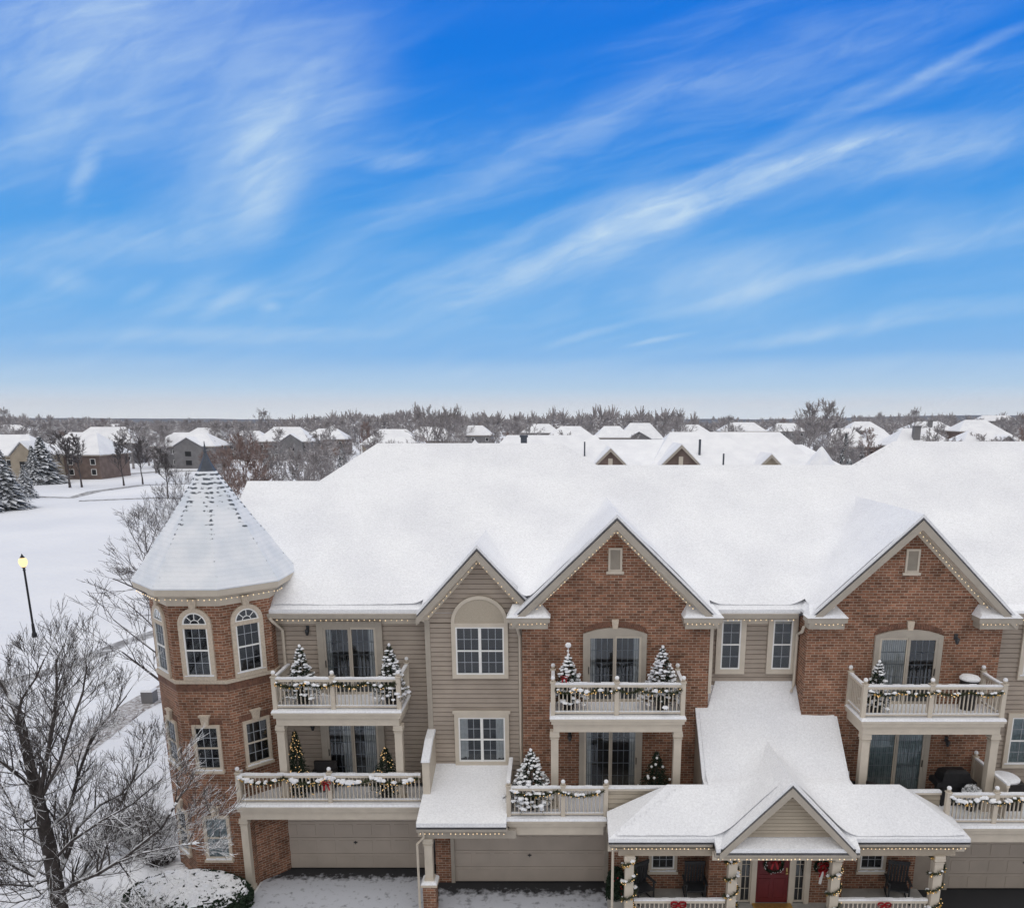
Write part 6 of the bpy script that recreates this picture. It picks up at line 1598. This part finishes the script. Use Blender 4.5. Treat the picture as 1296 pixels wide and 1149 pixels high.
# ================================================================== lanterns
def lantern(x, y, z, label, s=1.0):
    r = empty('wall_lantern', (x, y, z), label, 'wall lantern', 'black wall lanterns beside the balcony doors'); Fm = frame((x, y, z), SOUTH)
    m = MB(); m.M = Fm; m.box(-.05, .05, -.02, .16, 0, .025); m.tube([(0,.12,.02),(0,.17,.09),(0,.14,.14)], .010, 5); m.build('bracket', 'dark_metal', r)
    m = MB(); m.M = Fm @ Matrix.Translation((0,0,.13)) @ Matrix.Rotation(-pi/2, 4, 'X'); m.lathe([(.035,-.14),(.075,-.02),(.075,.03),(.02,.07),(.001,.09)], 0, 0, 6)
    m.build('lantern_cap', 'dark_metal', r)
    m = MB(); m.M = Fm @ Matrix.Translation((0,0,.13)) @ Matrix.Rotation(-pi/2, 4, 'X'); m.lathe([(.04,-.03),(.045,-.10),(.03,-.13)], 0, 0, 6); m.build('lantern_glass', 'white_frame', r)
for px, py, Y, lb in ((390,797,Y1,'wall lantern left of the left upper patio door'),(397,917,Y1,'wall lantern left of the left lower patio door'),(721,930,Y2,'wall lantern left of the middle lower patio door'),(1209,808,Y3,'wall lantern right of the right upper patio door'),(1197,937,Y3,'wall lantern right of the right lower patio door')):
    p = at(px, py, Y=Y); lantern(p.x, Y-.01, p.z, lb)

# ================================================================== furniture
def armchair(x, y, z, rz, label, m='wicker', w=.78, snow=False):
    r = empty('armchair', (x, y, z), label, 'armchair'); Fm = Matrix.Translation((x, y, z)) @ Matrix.Rotation(rz, 4, 'Z')
    def p(nm, bx, mm=m):
        q = MB(); q.M = Fm; q.box(*bx); return q.build(nm, mm, r)
    p('seat', (-w/2+.1,w/2-.1,-.35,.25,.18,.44)); p('backrest', (-w/2+.02,w/2-.02,.251,.36,.12,.88)); p('armrest', (-w/2,-w/2+.099,-.36,.25,.12,.62)); p('armrest', (w/2-.099,w/2,-.36,.25,.12,.62))
    for sx_ in (-1, 1):
        for sy_ in (-1, 1): p('leg', (sx_*(w/2-.06)-.025, sx_*(w/2-.06)+.025, sy_*.30-.025, sy_*.30+.025, 0, .119), 'black')
    if snow: p('snow', (-w/2+.03,w/2-.03,.255,.355,.881,.93), 'snow')
    return r
armchair(X_(408,970,23.7), 23.75, 3.05, 0, 'grey armchair beside the lit tree on the left lower balcony')
armchair(X_(1083,985,22.9), 22.75, 3.05, 1.2, 'dark navy armchair with snow on its back on the right lower balcony', snow=True)
armchair(X_(1102,992,22.3), 22.2, 3.05, -.6, 'dark low armchair in front of the right lower patio door')
def rocking_chair(x, y, z, rz, label):
    r = empty('rocking_chair', (x, y, z), label, 'rocking chair', 'dark rocking chairs on the porch'); Fm = Matrix.Translation((x, y, z)) @ Matrix.Rotation(rz, 4, 'Z')
    m = MB(); m.M = Fm @ Matrix.Rotation(.15, 4, 'X'); 
    for i in range(7): xx = -.27+i*.09; m.box(xx-.032, xx+.032, .24, .27, .42, 1.18)
    m.box(-.32, .32, .235, .275, 1.10, 1.22); m.build('backrest', 'dark_metal', r)
    m = MB(); m.M = Fm; m.box(-.30, .30, -.28, .26, .38, .43); m.build('seat', 'dark_metal', r)
    for s in (-1, 1):
        m = MB(); m.M = Fm; m.box(s*.32-.04, s*.32+.04, -.30, .28, .62, .65); m.build('armrest', 'dark_metal', r)
        m = MB(); m.M = Fm; m.tube([(s*.29,-.45+.1*i,.03+.006*(i-5)**2*.4) for i in range(11)], .022, 5); m.build('rocker', 'dark_metal', r)
        for yy in (-.25, .22): m = MB(); m.M = Fm; m.box(s*.29-.022, s*.29+.022, yy-.022, yy+.022, .05, .62); m.build('leg', 'dark_metal', r)
rocking_chair(X_(879,1118,22.0), 22.0, .24, .0, 'dark rocking chair below the small window left of the door')
rocking_chair(X_(812,1120,21.9), 21.95, .24, .5, 'dark rocking chair at the left end of the porch')
rocking_chair(X_(1138,1120,21.9), 22.0, .24, -.2, 'dark rocking chair on the right side of the porch')
def barrel(x, y, z, r_, h, label, nm='planter', m='pot', square=False):
    r = empty(nm, (x, y, z), label, nm.replace('_', ' ')); q = MB()
    if square: q.box(x-r_, x+r_, y-r_, y+r_, z, z+h*.7); q.box(x-r_*1.1, x+r_*1.1, y-r_*1.1, y+r_*1.1, z+h*.7, z+h)
    else: q.lathe([(r_*.8,z),(r_,z+h*.6),(r_,z+h)], x, y, 16)
    q.build('tub', m, r); q = MB(); q.lathe([(r_*1.08,z+h+.001),(r_*1.1,z+h+.05),(r_*.9,z+h+.11),(r_*.4,z+h+.14),(.001,z+h+.145)], x, y, 16); q.build('snow', 'snow', r, smooth=True); return r
barrel(X_(1226,870,23.0), 23.0, 6.1, .27, 1.0, 'black round tub with a snow cap on the right upper balcony')
barrel(X_(1269,1000,22.6), 22.6, 3.05, .40, .95, 'dark square bin with thick snow on its lid by the right column', 'storage_bin', 'pot', True)
def grill(x, y, z):
    r = empty('barbecue_grill', (x, y, z), 'black covered barbecue grill on the right lower balcony', 'grill'); R = random.Random(5)
    m = MB(); m.box(x-.42, x+.42, y-.25, y+.25, z+.08, z+.70); m.build('cart', 'black', r)
    m = MB(); 
    P = lambda w, d, zz: [(x-w,y-d,zz),(x+w,y-d,zz),(x+w,y+d,zz),(x-w,y+d,zz)]
    m.prism(P(.62,.30,z+.70), P(.60,.29,z+.86)); m.prism(P(.46,.28,z+.861), P(.40,.22,z+1.12)); m.prism(P(.40,.22,z+1.121), P(.28,.12,z+1.2)); m.build('lid', 'black', r)
    m = MB(); m.blob((x+.05,y-.12,z+1.05), .09, R, 8, 5, .3, .4); m.build('snow', 'snow', r)
    for s in (-1, 1): m = MB(); m.tube([(x+s*.36,y-.2,z+.08),(x+s*.42,y-.2,z+.08)], .08, 10, True); m.build('wheel', 'black', r)
grill(X_(1206,985,22.8), 22.8, 3.05)
q = at(1233, 1000, Y=22.2); e = empty('potted_plant', (q.x, 22.3, 3.05), 'snowy grey potted plant right of the grill', 'plant'); m = MB(); m.lathe([(.12,3.06),(.18,3.4),(.001,3.4)], q.x, 22.3, 12); m.build('pot', 'pot', e); leafy('foliage', (q.x, 22.3, 3.5), .24, .24, .38, 500, 'needle_snow', None, 5, .07, parent=e)

# two more wound garlands' tail on the porch rail ends

# ================================================================== air
mb = MB(); mb.box(-3100, 3100, -110, 2600, -1.0, 60)
def _hz(t, p):
    t.nodes.remove(p); v = nn(t, 'ShaderNodeVolumePrincipled'); v.inputs['Color'].default_value = (.86,.90,.97,1); v.inputs['Density'].default_value = .00013; v.inputs['Anisotropy'].default_value = .1
    t.links.new(v.outputs[0], t.nodes['Material Output'].inputs['Volume'])
mat('haze', _hz)
tag(mb.build('haze', 'haze'), kind='stuff')
